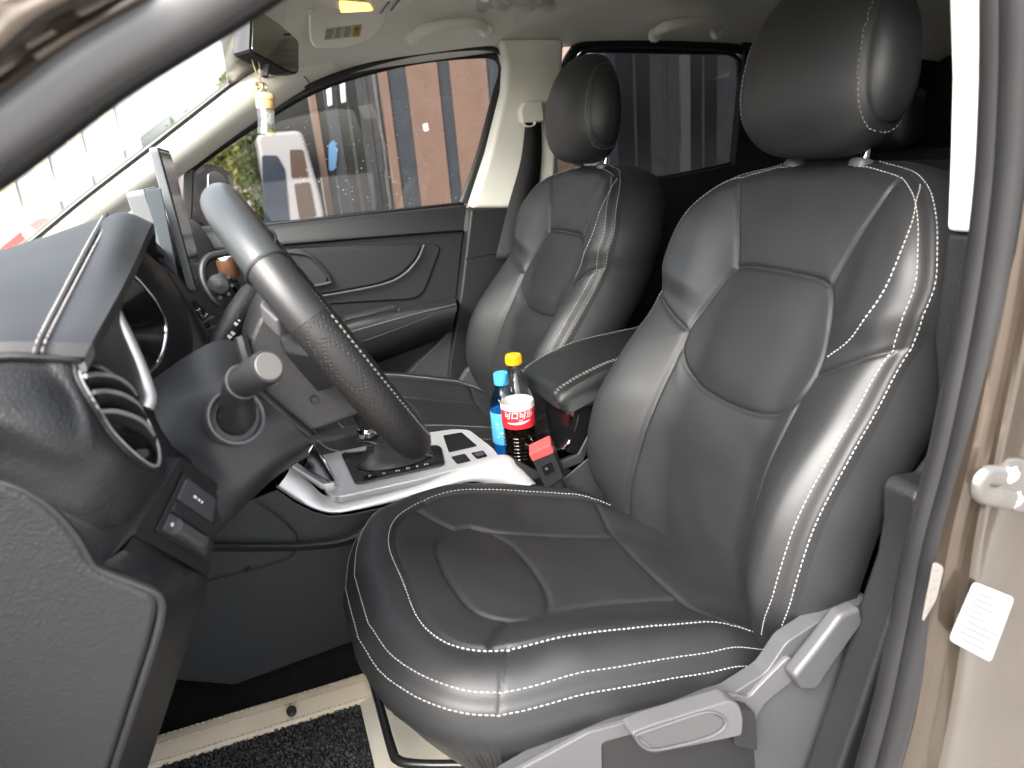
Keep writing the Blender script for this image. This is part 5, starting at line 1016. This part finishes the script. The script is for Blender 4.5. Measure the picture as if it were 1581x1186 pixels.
# ------------------------------------------------------------------ roof fittings
vis = thing('sun_visor', 'cream sun visor with a printed warning label folded against the roof', 'sun visor', Y((530, 60), .42))
va = Y((530, 40), .40); vn = np.array([-.10, -.62, -.78]); vn /= np.linalg.norm(vn)
vp_ = [PL(p, va, vn) for p in ((476, 10), (478, 66), (488, 78), (540, 76), (576, 62), (596, 36), (604, 0), (600, -40), (476, -40))]
prism('visor_panel', rpoly(vp_, .012), -vn*.02, CREAM, vis, bev=.006, seg=4)
vl = [PL(p, va+vn*.0006, vn) for p in ((503, 44), (559, 37), (556, 56), (500, 62))]
prism('warning_label', vl, vn*.0006, mat('visor_label', (.50, .49, .43), .6), vis, bev=0)
wl_ = vis.children[-1]
def vq(u0, u1, v0, v1, m, nm): 
    f = lambda u, v: (vl[0]*(1-u)+vl[1]*u)*(1-v)+(vl[3]*(1-u)+vl[2]*u)*v+vn*.0012; mk(nm, [f(u0, v0), f(u1, v0), f(u1, v1), f(u0, v1)], [(0, 1, 2, 3)], m, wl_, smooth=False)
INK2 = mat('dark_ink', (.10, .09, .08), .6); vq(.78, .97, .05, .95, mat('label_ochre', (.42, .26, .06), .6), 'warning_square'); vq(.83, .92, .25, .45, INK2, 'warning_mark')
random.seed(9)
for k in range(6):
    for c0 in (.04, .29, .54): vq(c0, c0+.12+.08*random.random(), .10+k*.14, .16+k*.14, INK2, 'print_line')
tube('visor_pivot', [PL((470, 18), va, vn), PL((484, 16), va, vn)], .007, CREAM, vis, ns=10)
oc = thing('overhead_console', 'cream overhead console with a lit amber map lamp', 'roof lamp', Z((540, 0), 1.665))
on_ = np.array([0, 0, -1.]); ocp = [Z(p, 1.655) for p in ((455, -20), (500, 10), (540, 22), (585, 24), (640, 8), (660, -30), (560, -60))]
prism('lamp_housing', rpoly(ocp, .03, 6), (0, 0, .03), CREAM, oc, bev=.008, seg=4)
prism('amber_lamp', rpoly([Z(p, 1.653) for p in ((524, 3), (570, 7), (576, 17), (526, 20))], .006), (0, 0, .006), mat('amber_lens', (.9, .5, .1), .4, emit=((1.0, .50, .08), .75)), oc, bev=.001)
for k in range(2): tube('housing_groove', [Z(p, 1.6535) for p in ((588+k*16, 20-4*k), (600+k*16, 4-4*k))], .002, GREYPL, oc, ns=6)
def handle(pts, y, label):
    g = thing('grab_handle', label, 'grab handle', Y(pts[0], y), 'roof grab handles')
    tube('grip', [Y(p, y-d) for p, d in zip(pts, (-.01, .012, .030, .034, .030, .012, -.01))], [.009, .0115, .010, .010, .010, .0115, .010], CREAM, g, n=40, ns=14, flat=1.3)
    for p in (pts[0], pts[-1]): lathe('end_cover', Y(p, y+.012), (0, -1, -.3), [(.018, 0), (.017, .010), (.011, .018), (0, .020)], CREAM, g, n=24)
handle([(638, 58), (648, 50), (668, 43), (695, 38), (725, 36), (742, 38), (750, 46)], .602, 'cream roof grab handle above the passenger window')
handle([(1010, 54), (1018, 46), (1034, 40), (1060, 36), (1086, 36), (1102, 40), (1106, 50)], .60, 'dim roof grab handle above the rear window')
film = thing('plastic_film', 'crumpled clear protective film stuck to the roof lining', 'plastic film', Z((795, 5), 1.70))
rgf = np.random.default_rng(8); V = []
for i in range(14):
    for j in range(26):
        q = Z((735+125*j/25, -30+46*i/13+4*math.sin(j*.9)*(i/13)), 1.698); V.append(q+np.array((0, 0, rgf.uniform(-.002, .002))))
mk('film_sheet', V, gridf(14, 26), glassmat('film', (.93, .93, .92)), film, angle=None)
# ------------------------------------------------------------------ passenger seat belt on the far pillar
sb_ = thing('seat_belt', 'black seat belt hanging from a cream guide on the far pillar', 'seat belt', Y((810, 320), .65))
WEB = mat('webbing', (.014, .014, .015), .6, bump=.6, bscale=900)
loft('webbing', [YS([(812, 188), (804, 250), (784, 322), (765, 400)], .645), YS([(836, 188), (836, 250), (829, 322), (826, 400)], .655)], WEB, sb_, nu=20, solid=.002)
prism('guide_cover', rpoly(YS([(804, 168), (812, 156), (838, 154), (842, 188), (806, 190)], .632), .008), (0, .03, 0), CREAM, sb_, bev=.006, seg=4)
ring('guide_loop', Y((817, 190), .636), (0, -1, .2), .016, .0042, CREAM, sb_, n=28, ns=8, ell=.55)
# ------------------------------------------------------------------ rear bench
rb_ = thing('rear_bench', 'black rear bench seat in shadow behind the front seats', 'rear seat', (1.45, 0, .56))
loft('bench_back', [[np.array((1.50+.0*y, y, .80)) for y in np.linspace(-.64, .64, 9)], [np.array((1.46, y, .95)) for y in np.linspace(-.64, .64, 9)], [np.array((1.56, y, 1.27)) for y in np.linspace(-.64, .64, 9)], [np.array((1.60, y, 1.30)) for y in np.linspace(-.64, .64, 9)], [np.array((1.68, y, 1.27)) for y in np.linspace(-.64, .64, 9)], [np.array((1.62, y, .8)) for y in np.linspace(-.64, .64, 9)]], LEATHER, rb_, nu=20, nv=30)
box('bench_cushion', (1.24, 0, .72), (.52, 1.26, .18), LEATHER, rb_, bev=.04, seg=5)
for yy in (-.38, .38): box('headrest', (1.62, yy, 1.39), (.09, .24, .15), LEATHER, rb_, bev=.035, seg=5)
# ------------------------------------------------------------------ phone mount clipped to the centre vent
pm = thing('phone_mount', 'black phone clamp with brown pads sticking up behind the wheel', 'phone mount', Y((335, 470), -.18))
BRN = mat('brown_pad', (.07, .03, .012), .35)
tube('hoop', Q((350, 391, -.14), (324, 397, -.15), (313, 412, -.16), (315, 436, -.17), (330, 462, -.18), (340, 470, -.18)), .0055, BLACKP, pm, n=30, ns=10)
pa_, pb_ = Y((349, 402), -.2), Y((356, 428), -.2); lathe('clamp_pad', pb_, pa_-pb_, [(.0115, 0), (.0125, .003), (.0125, .021), (.0115, .024), (0, .024)], BRN, pm, n=28)
lathe('clamp_cap', pa_, pa_-pb_, [(.0115, 0), (.010, .004), (0, .005)], CHROME, pm, n=24)
prism('clamp_jaw', rpoly(YS([(362, 398), (368, 398), (374, 412), (368, 414)], -.2), .002), (0, .02, 0), BRN, pm, bev=.001)
tube('clamp_arm', [pb_, Y((372, 455), -.2), Y((393, 483), -.2)], [.006, .005, .0055], GLOSSBLK, pm, n=16, ns=10)
lathe('ball_joint', Y((340, 441), -.215), -W((340, 441)), [(.0135, -.012), (.0150, -.004), (.0150, .004), (.010, .010), (0, .012)], BLACKP, pm, n=24)
for k in range(8):
    a = k*math.pi/4; d_ = M @ np.array([math.cos(a), math.sin(a), 0]); c = Y((340, 441), -.215)+d_*.0150; tube('knurl', [c-W((340, 441))*.006, c+W((340, 441))*.006], .0025, BLACKP, pm, ns=6)
# ------------------------------------------------------------------ outside mirror on the far side
om = thing('outside_mirror', 'brown and black door mirror beyond the passenger window', 'door mirror', (-.06, .90, 1.24))
hs = [(291, 352), (288, 330), (293, 275), (303, 258), (322, 255), (340, 262), (354, 275), (350, 320), (343, 352)]
h0 = YS(hs, .93); hcn = np.mean(h0, 0)
loft('mirror_shell', [[hcn+(p-hcn)*.3+np.array([-.06, .03, 0]) for p in h0], [hcn+(p-hcn)*.85+np.array([-.035, .015, 0]) for p in h0], h0, [hcn+(p-hcn)*.97+np.array([.012, 0, 0]) for p in h0], [hcn+(p-hcn)*.9+np.array([.006, 0, 0]) for p in h0]], BLACKP, om, nu=50, nv=24, cyc=True, caps=True)
mo_, mo_n = hcn+np.array([.016, -.045, 0]), np.array([.75, -.66, .02])
prism('mirror_glass', rpoly([PL(p, mo_, mo_n) for p in [(322, 268), (332, 264), (346, 272), (352, 282), (349, 318), (341, 349), (330, 350), (322, 310)]], .006), (-.004, .004, 0), mat('mirror_silver2', (.8, .8, .8), .03, metal=1), om, bev=.0005)
tube('mirror_arm', [Y((292, 352), .80), Y((305, 352), .90)], .018, BLACKP, om, n=8, ns=10)
# ------------------------------------------------------------------ passenger seat: the same seat, mirrored
ps = copy_tree(seat, None, (GST[-1].name,)); ps.location.y = .37; ps.scale.y = -1
ps['label'] = 'black leather passenger seat with pale stitching on the far side of the console'
bpy.data.objects.remove(GST[1])     # on the console side of this seat the shoulder seam turns out of sight
